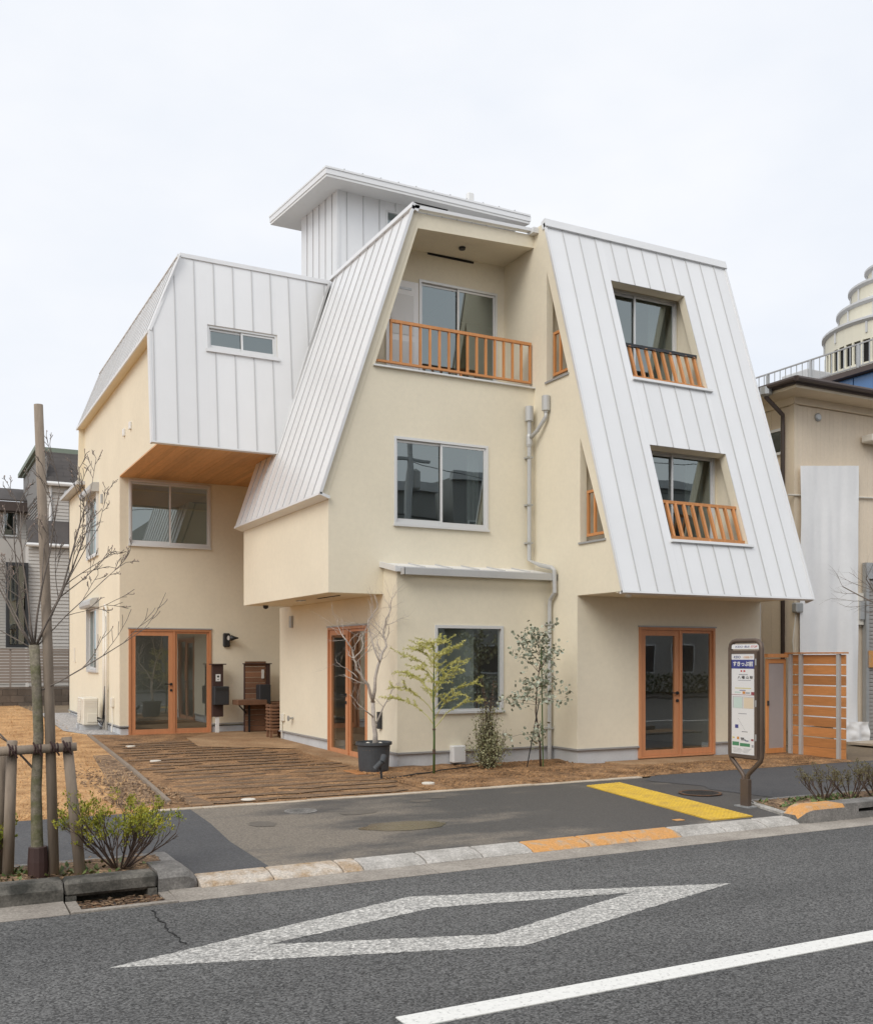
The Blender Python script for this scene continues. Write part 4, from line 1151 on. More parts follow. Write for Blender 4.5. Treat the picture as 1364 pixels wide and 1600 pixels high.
# wing box: front cladding
wf = [(3.466, 5.10), (5.562, 5.10), (6.64, 8.31), (3.985, 8.32), (3.455, 6.95)]
MW = (4.41, 5.63, 6.775, 7.195)
seamsW = [3.513 + .0, 3.875, 4.207, 4.539, 4.871, 5.203, 5.535, 5.867, 6.199, 6.53]
clad(wf, seamsW, [MW], slopeW)
MB().holed([(3.49, 5.14), (5.60, 5.14), (6.65, 8.28), (4.02, 8.28), (3.48, 6.93)], [rect(*MW)], slopeW, -.10, -.003).build('roof_deck', 'stucco', H)
window(lambda a, b, d: slopeW(MW[0] + a, MW[2] + b, -d - .03), MW[1] - MW[0], MW[3] - MW[2], sill=False)
MB().box(MW[0] - .03, MW[1] + .03, MW[2] - .055, MW[2] + .0, -.05, .05, slopeW).build('opening_sill', 'flashing', H)
MB().prism([(3.985, 8.28), (6.66, 8.27), (6.66, 8.345), (3.985, 8.35)], slopeW, -.05, .035).build('ridge_flashing', 'flashing', H)
MB().prism([(3.44, 5.08), (5.58, 5.08), (5.58, 5.105), (3.44, 5.105)], slopeW, -.06, .025).build('eave_flashing', 'flashing', H)
MB().prism([(3.445, 6.95), (3.485, 6.94), (4.02, 8.33), (3.975, 8.345)], slopeW, -.04, .03).build('verge_flashing', 'flashing', H)
MB().prism([(3.45, 5.09), (3.485, 5.09), (3.475, 6.95), (3.44, 6.95)], slopeW, -.12, .02).build('verge_flashing', 'flashing', H)
MB().prism([(5.53, 5.08), (5.575, 5.08), (6.665, 8.32), (6.62, 8.32)], slopeW, -.02, .04).build('valley_flashing', 'flashing', H)
# side mansard and eave
seamsS = [16.75 + .33 * k for k in range(1, 25)]
clad(rect(16.76, 24.72, 6.95, 8.32), seamsS, [], slopeS)
MB().prism(rect(16.90, 24.72, 8.28, 8.34), slopeS, -.05, .035).build('ridge_flashing', 'flashing', H)
MB().prism([(3.43, 6.92), (XA, 6.92), (XA, 6.948), (3.43, 6.948)], lambda a, b, d: Vector((a, d, b)), 16.90, 24.75).build('eave_soffit', 'stucco', H)
MB().box(3.425, 3.45, 16.78, 24.75, 6.915, 6.965).build('eave_flashing', 'flashing', H)
box('flat_roof', 3.98, 7.2, 16.98, 24.7, 8.18, 8.31, 'seam', H)
wall([(3.45, 5.6), (7.5, 5.6), (7.5, 8.2), (4.0, 8.2), (3.48, 6.95)], [], PXZ(24.6), 0, .1)
box('wall', XA, 7.5, 27.1, 27.2, 0, 5.6, 'stucco', H)
MB().prism([(3.40, 5.62), (7.5, 5.62), (7.5, 5.70), (3.40, 5.70)], lambda a, b, d: Vector((a, d, b)), 24.5, 27.35).build('lower_roof', 'seam', H)
# soffit boards under the wing
x = XA + .145
while x < 6.6:
    y0 = 16.62 if x < 5.55 else 17.64
    if x > 5.55: break
    MB().box(x + .0015, x + .1035, y0, YA - .001, 5.112 + rng.uniform(0, .003), 5.134).build('soffit_board', 'plank', H)
    x += .105
for k in range(8):
    x0 = 5.555 + k * .105 if False else x + k * .105
    MB().box(x0 + .0015, x0 + .1035, 17.66, YA - .001, 5.112 + rng.uniform(0, .003), 5.134).build('soffit_board', 'plank', H)
box('soffit_backing', XA + .141, 7.5, 16.64, YA - .001, 5.136, 5.18, 'dark', H)
box('soffit_edge', XA + .0, XA + .144, 16.63, YA + .0, 5.110, 5.134, 'plank', H)
for (y, z) in ((19.62, 5.86), (19.0, 5.865)):
    box('wall_vent', XA - .04, XA, y - .05, y + .05, z - .07, z + .07, 'white', H, .008)
box('wall_vent', XA - .04, XA, 22.05, 22.13, 4.86, 5.05, 'steel', H)
box('wall_vent', XA - .03, XA, 26.0, 26.1, 1.5, 1.85, 'offwhite', H)
# pipes on the side wall
MB().tube([(XA - .05, 21.6, 2.62), (XA - .05, 21.6, .12)], .035, 8).tube([(XA - .05, 21.35, 2.62), (XA - .05, 21.35, .12)], .026, 8).tube([(XA - .05, 21.6, 2.6), (XA - .05, 21.5, 2.68), (XA - .05, 21.35, 2.6)], .03, 8).build('downpipe', 'offwhite', H, smooth=True)
box('socket_box', XA - .06, XA, 20.72, 20.84, .62, .80, 'offwhite', H, .008)
MB().tube([(XA - .03, 20.78, .62), (XA - .03, 20.74, .35), (XA - .06, 20.68, .12)], .012, 6).build('cable', 'offwhite', H)
# wall lamp
wl = MB().bev(5.62, 5.76, YA - .07, YA, 1.82, 2.10, .02).build('wall_lamp', 'black', H)
MB().lathe((5.74, YA - .12, 2.0), [(.035, 0), (.06, .05), (.028, .13), (.012, .19)], 16, lambda x, y, z: Vector((z * .9 - .02, y - z * .35, x))).build('lamp_head', 'black', wl, smooth=True)
MB().lathe((5.70, YA - .10, 2.0), [(.01, 0), (.045, .02), (.05, .05)], 14, lambda x, y, z: Vector((x * .5, -z, y))).build('lamp_lens', 'alu', wl)

# ---------------- stair head on the roof
PHX, PHY = 7.263, 18.0
def rz(y): return 10.51 + (y - 17.45) * .105                # underside of the pitched roof
clad([(PHX, 8.3), (11.0, 8.3), (11.0, rz(PHY)), (PHX, rz(PHY))], [7.44 + .345 * k for k in range(10)], [(8.27, 8.85, 9.3, 10.40)], lambda a, b, d: Vector((a, PHY - d, b)))
wall([(PHX, 8.3), (11.0, 8.3), (11.0, rz(PHY)), (PHX, rz(PHY))], [rect(8.27, 8.85, 9.3, 10.40)], PXZ(PHY), .002, .10, 'seam')
window(lambda a, b, d: Vector((8.27 + a, PHY + d, 9.3 + b)), .58, 1.10, sashes=1, sill=False)
clad([(PHY, 8.3), (20.0, 8.3), (20.0, rz(20.0)), (PHY, rz(PHY))], [18.27 + .345 * k for k in range(6)], [], lambda a, b, d: Vector((PHX - d, a, b)))
wall([(PHY, 8.3), (20.0, 8.3), (20.0, rz(20.0)), (PHY, rz(PHY))], [], PYZ(PHX), .002, .10, 'seam')
MB().box(PHX - .03, PHX + .03, PHY - .03, PHY + .03, 8.3, rz(PHY)).build('corner_flashing', 'flashing', H)
box('wall', PHX, 11.0, 19.95, 20.0, 8.3, rz(20.0), 'seam', H); box('wall', 10.95, 11.0, PHY, 20, 8.3, rz(PHY), 'seam', H)
PR = lambda a, b, d: Vector((a, b, rz(b) + d))
MB().prism(rect(6.815, 11.27, 17.45, 20.72), PR, 0, .05).build('roof_soffit', 'white', H)
MB().prism(rect(6.80, 11.285, 17.435, 20.735), PR, .05, .15).build('fascia', 'metal', H)
bxs = [6.79 + .373 * k for k in range(13)]
for a, b in zip(bxs[:-1], bxs[1:]):
    MB().prism(rect(a, b, 17.42, 20.75), PR, .15, .185).build('metal_panel', 'metal', H)
for a in bxs[1:-1]: MB().prism(rect(a - .01, a + .01, 17.42, 20.75), PR, .185, .205).build('standing_seam', 'seam', H)
box('vent_slot', 8.75, 9.5, 17.70, 17.73, rz(17.7) - .012, rz(17.7) + .002, 'dark', H)
MB().bev(10.30, 10.44, 18.3, 18.42, 10.7, 11.32, .015).build('flue', 'white', H)

# ---------------- rooms seen through the glass
box('interior_floor', 6.32, XR - .13, 13.2, 17.35, -.05, .05, 'floorwood', H)
box('interior_floor', 8.93, XR - .13, YG + .15, 13.2, -.05, .05, 'floorwood', H)
box('interior_wall', 6.32, XR - .13, 17.25, 17.35, .05, 2.59, 'interior', H)
box('interior_wall', 8.86, 8.92, 13.2, 17.2, .05, 2.52, 'interior', H)
box('interior_floor', 6.32, XR - .12, 13.66, 17.35, 2.60, 2.78, 'interior', H)
box('interior_wall', 6.0, XR - .13, 17.2, 17.3, 2.78, 8.15, 'interior', H)
box('interior_floor', 6.1, XR - .12, 14.55, 17.15, 5.45, 5.7, 'interior', H)
box('interior_floor', XC + .13, XR - .13, 12.45, 14.5, 2.62, 2.78, 'interior', H)
box('interior_floor', XC + .13, XR - .13, 13.36, 14.5, 5.5, 5.7, 'interior', H)
box('interior_floor', XA + .15, 7.6, YA + .15, 27.0, -.05, GA + .02, 'floorwood', H)
box('interior_floor', XA + .15, 7.6, YA + .15, 27.0, 2.5, 2.75, 'interior', H)
box('interior_wall', XA + .15, 7.6, 24.0, 24.1, GA, 5.1, 'interior', H)
box('interior_counter', 6.9, 8.2, 15.4, 15.9, .05, .95, 'brownboard', H)
box('interior_counter', 9.6, 12.0, 15.2, 15.7, .05, 1.0, 'brownboard', H)

# ================================================================== THINGS IN THE LOT
# slatted stair screen, shelf and steps in the alcove
def local(o, u, v): 
    o, u, v = Vector(o), Vector(u), Vector(v)
    return lambda a, b, d: o + u * a + v * d + Vector((0, 0, b))
bs = thing('board_screen', 'brown horizontal board screen with a fold-down shelf beside the alcove steps', 'screen', (6.2, 19.8, GA))
for k in range(13):
    z = GA + .02 + k * .109
    box('board', 5.985, 6.42, 19.80, 19.835, z, z + .104, 'brownboard', bs, .004)
box('post', 6.42, 6.50, 19.78, 19.86, GA, 1.47, 'darkwood', bs); box('post', 5.965, 5.985, 19.80, 19.85, GA, 1.47, 'darkwood', bs)
box('cap', 5.95, 6.53, 19.76, 19.88, 1.47, 1.49, 'darkwood', bs)
box('shelf', 5.72, 6.32, 19.42, 19.80, .66, .76, 'brownboard', bs, .006)
MB().bar((5.80, 19.60, .65), (6.0, 19.78, .48), .02, .02).bar((6.05, 19.74, .10), (6.05, 19.74, .66), .035, .035).build('shelf_bracket', 'black', bs)
mb2 = box('meter_cabinet', 6.20, 6.43, 19.52, 19.78, .66, 1.06, 'charcoal', None, .01)
tag(mb2, 'dark blue grey cabinet hung on the brown board screen', 'cabinet')
o = box('name_plate', 6.32, 6.37, 19.77, 19.795, 1.18, 1.36, 'alu', bs)
st = thing('alcove_steps', 'two brown boarded steps in the dark alcove', 'steps', (6.7, 19.2, GA))
for k in range(3): box('riser_board', 6.32, 7.55, 19.05, 19.09, GA + k * .09, GA + k * .09 + .085, 'brownboard', st)
box('tread', 6.30, 7.58, 19.03, 19.55, GA + .275, GA + .305, 'brownboard', st, .005)
for k in range(3): box('riser_board', 6.46, 7.55, 19.55, 19.58, GA + .305 + k * .09, GA + .39 + k * .09, 'brownboard', st)
box('tread', 6.44, 7.58, 19.52, 20.14, GA + .575, GA + .605, 'brownboard', st, .005)
sl = thing('slat_bench', 'stack of small brown slats standing by the wall end', 'slat rack', (6.28, 18.5, GA))
for k in range(8): box('slat', 6.02, 6.30, 18.32, 18.60, .22 + k * .063, .258 + k * .063, 'brownboard', sl, .004)
for x, y in ((6.05, 18.36), (6.27, 18.36), (6.05, 18.56), (6.27, 18.56)): box('leg', x - .02, x + .02, y - .02, y + .02, gz(18.4), .72, 'brownboard', sl)
mp = thing('mailbox_post', 'dark brown post with a charcoal letter box beside the glazed door', 'letter box', (5.42, 19.9, GA))
box('post', 5.34, 5.56, 19.88, 19.96, .42, 1.46, 'darkwood', mp, .006); box('cap', 5.30, 5.61, 19.84, 20.0, 1.46, 1.48, 'darkwood', mp)
box('stem', 5.41, 5.48, 19.90, 19.94, GA, .42, 'white', mp)
lb = box('letter_box', 5.33, 5.63, 19.70, 19.88, .66, 1.03, 'charcoal', mp, .012); box('flap', 5.36, 5.60, 19.692, 19.70, .94, 1.0, 'black', lb)
pl = box('intercom_plate', 5.405, 5.50, 19.868, 19.88, 1.13, 1.27, 'white', mp); MB().lathe((5.45, 19.868, 1.225), [(.022, 0), (.022, .006)], 12, lambda x, y, z: Vector((x, -z, y))).build('speaker', 'black', pl)
box('button', 5.44, 5.46, 19.862, 19.868, 1.155, 1.175, 'black', pl)

# air conditioner outdoor unit
ac = thing('air_conditioner', 'ivory air conditioner outdoor unit on the gravel by the side wall', 'air conditioner', (3.28, 22.0, gz(22)))
zb = gz(22)
box('casing', 3.12, 3.42, 21.55, 22.35, zb + .1, zb + .66, 'acwhite', ac, .02)
for y in (21.7, 22.2): box('foot', 3.08, 3.46, y - .05, y + .05, zb, zb + .1, 'plinth', ac)
gr = MB().lathe((3.118, 22.05, zb + .38), [(.23, 0), (.23, .01)], 26, lambda x, y, z: Vector((-z, x, y))).build('fan_grille', 'offwhite', ac)
for k in range(9): MB().bar((3.104, 22.05 - .22, zb + .18 + k * .05), (3.104, 22.05 + .22, zb + .18 + k * .05), .006, .008).build('grille_bar', 'acwhite', gr)
for k in range(4): box('louvre', 3.15, 3.40, 21.544, 21.55, zb + .48 + k * .035, zb + .50 + k * .035, 'offwhite', ac)
box('service_cover', 3.20, 3.40, 21.53, 21.55, zb + .16, zb + .34, 'acwhite', ac, .006)
MB().tube([(3.40, 21.54, zb + .25), (3.50, 21.46, zb + .22), (3.54, 21.42, zb + .9)], .022, 7).tube([(3.40, 21.54, zb + .2), (3.48, 21.46, zb + .1), (3.54, 21.45, zb + .3)], .016, 7).build('pipe', 'black', ac, smooth=True)

# ------------------------------------------------------------------ plants
def branch(mb, p, d, L, r, lvl, R, prm, tips, n=None):
    segs = prm.get('segs', 5)
    n = n or (6 if r > .012 else 4 if r > .004 else 3)
    pts = [p.copy()]; rads = [r]
    q = p.copy(); dd = d.normalized()
    kids = []
    for i in range(segs):
        j = Vector((R.uniform(-1, 1), R.uniform(-1, 1), R.uniform(-1, 1))) * prm['wob']
        dd = (dd + j + Vector((0, 0, prm['up']))).normalized()
        q = q + dd * (L / segs)
        pts.append(q.copy()); rads.append(r * (1 - (1 - prm['taper']) * (i + 1) / segs))
        if lvl > 0 and i >= prm.get('start', 1):
            kids.append((q.copy(), dd.copy(), rads[-1], (i + 1) / segs))
    rads = [max(q_, prm.get('rmin', 0.0)) for q_ in rads]
    mb.tube(pts, rads, n, cap=(r > .004))
    if lvl == 0:
        tips.append((q, dd)); return
    for (kp, kd, kr, t) in kids:
        for c in range(prm['kids'] if R.random() < prm.get('pk', .8) else 1):
            a = R.uniform(0, 6.283); s = prm['spread'] * R.uniform(.7, 1.25)
            o1 = kd.orthogonal().normalized(); o2 = kd.cross(o1)
            nd_ = (kd * math.cos(s) + (o1 * math.cos(a) + o2 * math.sin(a)) * math.sin(s)).normalized()
            branch(mb, kp, nd_, L * prm['len'] * R.uniform(.65, 1.15) * (1.15 - .4 * t), kr * prm['rr'], lvl - 1, R, prm, tips)
    tips.append((q, dd))

# young street tree
tb = Vector((0.80, 7.62, 0.06))
tr = thing('young_tree', 'bare young tree with mossy trunk and budding twigs tied to stakes', 'tree', tb)
fork = Vector((0.775, 7.63, 1.69))
MB().tube([tb + Vector((0, 0, -.05)), tb + Vector((.0, .0, .0)), tb + Vector((-.006, .004, .25)), tb + Vector((-.012, .006, .6)), tb + Vector((.004, .004, 1.0)), tb + Vector((-.010, .0, 1.35)), fork],
          [.056, .050, .041, .037, .035, .034, .036], 12).build('trunk', 'mossbark', tr, smooth=True)
sk = MB().lathe(tb, [(.068, -.02), (.070, .1), (.064, .20), (.060, .205)], 12).build('trunk_wrap', 'darkwood', tr)
R1 = random.Random(5)
cr = MB(); tips = []
prm = dict(segs=5, wob=.10, up=.03, taper=.4, kids=1, pk=.25, spread=.55, len=.42, rr=.64, start=1, rmin=.0024)
for (dx, dy, dz, L, r) in ((-.60, -.05, .80, .95, .013), (-.28, .2, 1.0, 1.0, .014), (.10, -.1, 1.0, 1.15, .016), (.38, .05, .92, 1.20, .017), (.55, -.10, .84, 1.1, .014), (-.85, .1, .40, .70, .009), (.32, .3, .85, 1.0, .012), (-.10, -.3, .9, .95, .012), (.75, .2, .70, .8, .010), (-.5, .3, .7, .8, .010)):
    d = RT * dx + FW * dy + Vector((0, 0, dz))
    branch(cr, fork - Vector((0, 0, .03)), d, L, r * .66, 3, R1, prm, tips)
branch(cr, tb + Vector((.0, 0, 1.30)), RT * .85 + Vector((0, 0, .35)), .85, .008, 2, R1, dict(prm, up=.06), tips)
branch(cr, tb + Vector((.0, 0, .72)), RT * -.7 + Vector((0, 0, .75)), .75, .012, 1, R1, prm, tips)
stuffp(cr.build('branches', 'bark', tr, smooth=True))
bd = MB()
for (q, dd) in tips:
    if R1.random() < .22: bd.lathe(q, [(.001, -.003), (.0042, .003), (.0036, .008), (.001, .012)], 5)
stuffp(bd.build('buds', 'bud', tr))

def stake(name, label, pts, rads, group=None, knots=3):
    o = MB().tube(pts, rads, 12)
    ob = o.build(name, 'stake', smooth=True)
    tag(ob, label, 'stake', group)
    return ob
p0, p1 = atz(85, 1362, .06), None
pole_base = Vector((0.905, 7.60, 0.04))
stake('support_pole', 'tall leaning timber pole beside the bare young tree', [pole_base, pole_base + Vector((-.04, .02, 1.6)), aty(60, 632, 7.62)], [.036, .035, .031])
for (a, b, lab) in (((0.61, 7.72, .03), aty(19, 1158, 7.66), 'short timber stake at the edge of the picture under the cross rail'), ((1.075, 7.53, .03), aty(104, 1152, 7.60), 'short timber stake nearest the azalea under the cross rail'),
                    ((0.56, 7.85, .03), aty(2, 1168, 7.80), 'rear timber stake half hidden behind the tree stakes')):
    stake('tree_stake', lab, [Vector(a), Vector(b)], [.040, .036], 'short stakes of the tree support')
ra, rb = aty(-40, 1177, 7.62), aty(120, 1167, 7.545)
cr_ = thing('cross_rail', 'round timber rail lashed across the tree stakes', 'rail', ra)
MB().tube([ra, rb], [.034, .031], 12).build('pole', 'stake', cr_, smooth=True)
for u in (18, 57, 84, 104):
    c = ra.lerp(rb, (u + 40) / 160)
    d = (rb - ra).normalized()
    lm = MB()
    for k in (-.02, .0, .02): lm.lathe(c + d * k, [(.036, -.006), (.041, 0), (.036, .006)], 10, lambda x, y, z: Vector((z, x, y)))
    lm.tube([c + Vector((.03, -.03, -.05)), c + Vector((0, -.045, 0)), c + Vector((-.03, -.03, .05))], .007, 5)
    lm.build('rope_lashing', 'darkwood', cr_)

# azalea
def shrub(name, label, cat, base, h, spread, nst, R, leafmat, stemmat, leaf_n, leaf_s, low=.45, group=None, tops=1.0, flat=True, round_=False):
    t = thing(name, label, cat, base, group)
    base = Vector(base); sm = MB(); tips = []
    prm = dict(segs=4, wob=.16, up=.10, taper=.55, kids=2, pk=.6, spread=.5, len=.5, rr=.65, start=1)
    for k in range(nst):
        a = 6.283 * k / nst + R.uniform(-.3, .3); s = spread * R.uniform(.35, 1.0)
        d = Vector((math.cos(a) * s, math.sin(a) * s, h * .8))
        branch(sm, base + Vector((math.cos(a) * .03, math.sin(a) * .03, -.02)), d, d.length * R.uniform(.85, 1.05), .008, 2, R, prm, tips)
    stuffp(sm.build('stems', stemmat, t, fix=False))
    lf = MB()
    for (q, dd) in tips:
        if q.z - base.z < h * low and R.random() < .75: continue
        for k in range(leaf_n):
            d = (dd + Vector((R.uniform(-1, 1), R.uniform(-1, 1), R.uniform(-.5, .8))) * .9).normalized()
            w = d.cross(Vector((R.uniform(-1, 1), R.uniform(-1, 1), R.uniform(-1, 1)))).normalized()
            p = q + Vector((R.uniform(-1, 1), R.uniform(-1, 1), R.uniform(-1, 1))) * leaf_s * .8
            (lf.roundleaf if round_ else lf.leafquad)(p, d, w, leaf_s * R.uniform(.6, 1.2))
    if lf.v: stuffp(lf.build('foliage', leafmat, t, fix=False))
    return t
shrub('azalea', 'yellow green azalea with bare lower stems by the kerb corner', 'shrub', (1.36, 7.62, .06), .37, .40, 26, random.Random(3), 'azalea', 'stem', 9, .021, .74)
shrub('azalea', 'small azalea cut by the left edge of the picture', 'shrub', (0.42, 7.80, .06), .34, .22, 10, random.Random(9), 'azalea', 'stem', 6, .026, .35)
# weeds at the planter feet
def weeds(name, label, spots, R, mat='weed', s=.05):
    m = MB()
    for (x, y, z, n) in spots:
        for k in range(n):
            a = R.uniform(0, 6.28); d = Vector((math.cos(a), math.sin(a), R.uniform(.3, 1.4))).normalized()
            p = Vector((x + R.gauss(0, .05), y + R.gauss(0, .04), z))
            m.leafquad(p, d, d.cross(Vector((0, 0, 1))).normalized(), s * R.uniform(.5, 1.3))
    o = m.build(name, mat, fix=False)
    return tag(o, label, 'weeds', kind='stuff')
RW = random.Random(8)
weeds('weeds', 'low green weeds at the foot of the young tree', [(RW.uniform(.4, 1.0), RW.uniform(7.45, 7.9), .06, 9) for _ in range(26)] + [(RW.uniform(1.0, 1.65), RW.uniform(7.45, 7.9), .06, 5) for _ in range(14)], RW)
weeds('weeds', 'low green weeds under the twiggy hedge', [(RW.uniform(8.1, 12.5), RW.uniform(7.5, 8.1), .03, 8) for _ in range(110)], RW, s=.055)
dlm = MB()
for k in range(500):
    x, y, z = (RW.uniform(8.1, 12), RW.uniform(7.45, 8.15), .034) if k % 2 else (RW.uniform(.2, 1.7), RW.uniform(7.42, 8.05), .07)
    a = RW.uniform(0, 6.28); d = Vector((math.cos(a), math.sin(a), RW.uniform(-.1, .3))).normalized()
    dlm.leafquad((x, y, z), d, d.cross(Vector((0, 0, 1))).normalized(), RW.uniform(.02, .05))
tag(dlm.build('fallen_leaves', 'litter', fix=False), 'brown fallen leaves scattered in the planting strips', 'leaves', kind='stuff')

# potted bare tree with twisting limbs
PB0 = Vector((5.73, 12.87, .02))
pt = thing('plant_pot', 'round dark grey plastic pot on a thin board beside the side door', 'pot', PB0)
MB().lathe(PB0, [(.200, .0), (.208, .03), (.228, .36), (.255, .37), (.255, .41), (.236, .41), (.225, .36)], 32).build('shell', 'pot', pt, smooth=False)
MB().lathe(PB0, [(.224, .30), (.222, .345)], 28).build('soil', 'soil', pt)
for k in range(3):
    a = k * 2.1; MB().lathe(PB0 + Vector((math.cos(a) * .1, math.sin(a) * .1, .37)), [(.03, 0), (.03, .02), (.01, .03)], 8).build('stone', 'offwhite', pt)
o = MB().bev(5.38, 6.05, 12.62, 13.12, .008, .022, .004).build('board', 'board'); tag(o, 'thin orange plywood sheet under the grey pot', 'board')
tt = thing('potted_tree', 'bare twisting pale grey tree growing in the dark pot', 'tree', PB0 + Vector((0, 0, .34)))
R2 = random.Random(21)
fk = PB0 + Vector((.0, .03, .95))
MB().tube([PB0 + Vector((0.02, 0, .33)), PB0 + Vector((.025, 0, .5)), PB0 + Vector((.0, .01, .7)), fk], [.040, .034, .030, .027], 10).build('trunk', 'palebark', tt, smooth=True)
tw = MB(); tips = []
prm = dict(segs=7, wob=.30, up=.06, taper=.5, kids=1, pk=.3, spread=.6, len=.42, rr=.55, start=1)
def limb(pts, rads, lv=2, L=.55):
    P_ = [Vector(p) for p in pts]
    # smooth wobble along the limb
    fine = []; fr = []
    for i in range(len(P_) - 1):
        for k in range(3):
            t = k / 3; q = P_[i].lerp(P_[i + 1], t) + Vector((R2.uniform(-1, 1), R2.uniform(-1, 1), 0)) * .014
            fine.append(q); fr.append(rads[i] + (rads[i + 1] - rads[i]) * t)
    fine.append(P_[-1]); fr.append(rads[-1])
    tw.tube(fine, fr, 7)
    for i in range(3, len(fine)):
        if R2.random() < .9:
            d = (fine[i] - fine[i - 1]).normalized(); a = R2.uniform(0, 6.28)
            o1 = d.orthogonal().normalized(); o2 = d.cross(o1)
            branch(tw, fine[i], d * .6 + (o1 * math.cos(a) + o2 * math.sin(a)) * .8, L * R2.uniform(.4, 1), fr[i] * .45, 1, R2, prm, tips)
def px(u, v, dy=0): return aty(u, v, 12.9 + dy)
limb([fk, px(590, 1040), px(603, 1010, .05), px(598, 985, .1), px(607, 960, .05), px(614, 935), px(620, 925)], [.026, .02, .016, .012, .009, .006, .003])
limb([fk, px(575, 1070, -.1), px(556, 1045, -.1), px(552, 1020, -.05), px(541, 1000, -.1), px(530, 985), px(528, 968)], [.024, .02, .016, .012, .009, .006, .003])
limb([px(592, 1035), px(580, 1000, .1), px(575, 970, .15), px(590, 950, .1), px(585, 930, .1)], [.014, .011, .009, .006, .003])
limb([px(553, 1030, -.1), px(565, 1015, -.2), px(568, 990, -.2), px(578, 985, -.2)], [.012, .009, .006, .003])
limb([PB0 + Vector((.0, 0, .62)), px(600, 1105, .1), px(612, 1080, .1), px(620, 1068, .1)], [.014, .010, .006, .003], L=.4)
limb([PB0 + Vector((.0, 0, .75)), px(570, 1110, -.1), px(556, 1095, -.1), px(546, 1085, -.1)], [.012, .008, .005, .003], L=.35)
limb([px(560, 1060, -.1), px(545, 1048, -.05), px(530, 1038, -.05), px(524, 1030)], [.009, .006, .004, .002], L=.35)
stuffp(tw.build('branches', 'palebark', tt, smooth=True))

# spot lights on spikes and their cable
sp = thing('garden_spotlight', 'pair of dark grey garden spotlights on a spike in front of the pot', 'spotlight', (5.50, 12.10, 0))
MB().tube([(5.50, 12.10, -.02), (5.49, 12.10, .12), (5.47, 12.1, .2)], .016, 8).build('spike', 'charcoal', sp)
for (c, d) in (((5.44, 12.08, .18), Vector((-.6, .3, -.75))), ((5.53, 12.12, .26), Vector((.5, .6, .55)))):
    d.normalize(); c = Vector(c); MB().tube([c - d * .07, c - d * .065, c + d * .035, c + d * .055], [.026, .036, .040, .043], 14).build('lamp_head', 'pot', sp)
cbm = MB().tube([(5.52, 12.09, .012), (5.72, 12.0, .03), (6.0, 12.06, .05), (6.2, 12.1, .05), (6.5, 12.3, .05), (6.9, 12.42, .05), (7.25, 12.55, .05)], .009, 6)
tag(cbm.build('garden_cable', 'black', smooth=True), 'black cable snaking over the soil from the spotlights', 'cable')

# feathery sapling
SB = Vector((6.27, 12.09, .02))
sg = thing('feathery_sapling', 'slim yellow green sapling with drooping feathery branches before the bay window', 'tree', SB)
MB().tube([SB + Vector((0, 0, -.03)), SB + Vector((.005, 0, .5)), SB + Vector((-.005, 0, 1.0)), SB + Vector((.0, 0, 1.45)), SB + Vector((-.005, .0, 1.82))], [.018, .016, .013, .009, .004], 8).build('trunk', 'greenstem', sg, smooth=True)
for z in (.28, .3, .32, .6): MB().lathe(SB + Vector((.002, 0, z)), [(.020, 0), (.024, .012), (.020, .022)], 8).build('tie', 'stem', sg)
R3 = random.Random(4)
bm_, fl = MB(), MB()
nb = 22
for k in range(nb):
    z0 = .62 + 1.12 * k / nb
    a = k * 2.4 + R3.uniform(-.3, .3)
    L = (.84 - .62 * (k / nb) ** 1.1) * R3.uniform(.8, 1.1)
    out = Vector((math.cos(a), math.sin(a), 0))
    p = SB + Vector((0, 0, z0)); pts = [p]
    for i in range(8):
        t = (i + 1) / 8
        pts.append(p + out * (L * t) + Vector((0, 0, L * (1.30 * t - .80 * t * t))) + Vector((R3.uniform(-1, 1), R3.uniform(-1, 1), R3.uniform(-1, 1))) * .012)
    bm_.tube(pts, [.006 - .0045 * i / 8 for i in range(9)], 5)
    segs = [(pts[i], pts[i + 1]) for i in range(2, 8)]
    # side twigs
    for i in range(3, 8):
        for s in (-1, 1):
            if R3.random() < .55:
                side = out.cross(Vector((0, 0, 1))) * s
                q = pts[i]; e = q + (out * .6 + side * .8 + Vector((0, 0, R3.uniform(.0, .7)))).normalized() * R3.uniform(.10, .26)
                bm_.tube([q, e], [.003, .0015], 4); segs.append((q, e))
    for (q, e) in segs:
        dl = (e - q); n = int(dl.length / .0030) + 3
        for j in range(n):
            pp = q.lerp(e, R3.random())
            d = (dl.normalized() * .45 + Vector((R3.gauss(0, 1), R3.gauss(0, 1), R3.gauss(0, 1))) * .55).normalized()
            fl.needle(pp, d, d.cross(Vector((R3.uniform(-1, 1), R3.uniform(-1, 1), R3.uniform(-1, 1)))).normalized(), R3.uniform(.02, .038))
for j in range(90):
    pp = SB + Vector((0, 0, R3.uniform(1.5, 1.86))); d = Vector((R3.gauss(0, .6), R3.gauss(0, .6), 1)).normalized()
    fl.needle(pp, d, d.orthogonal(), R3.uniform(.025, .045))
stuffp(bm_.build('branches', 'acacia', sg, fix=False)); stuffp(fl.build('foliage', 'acacia', sg, fix=False))

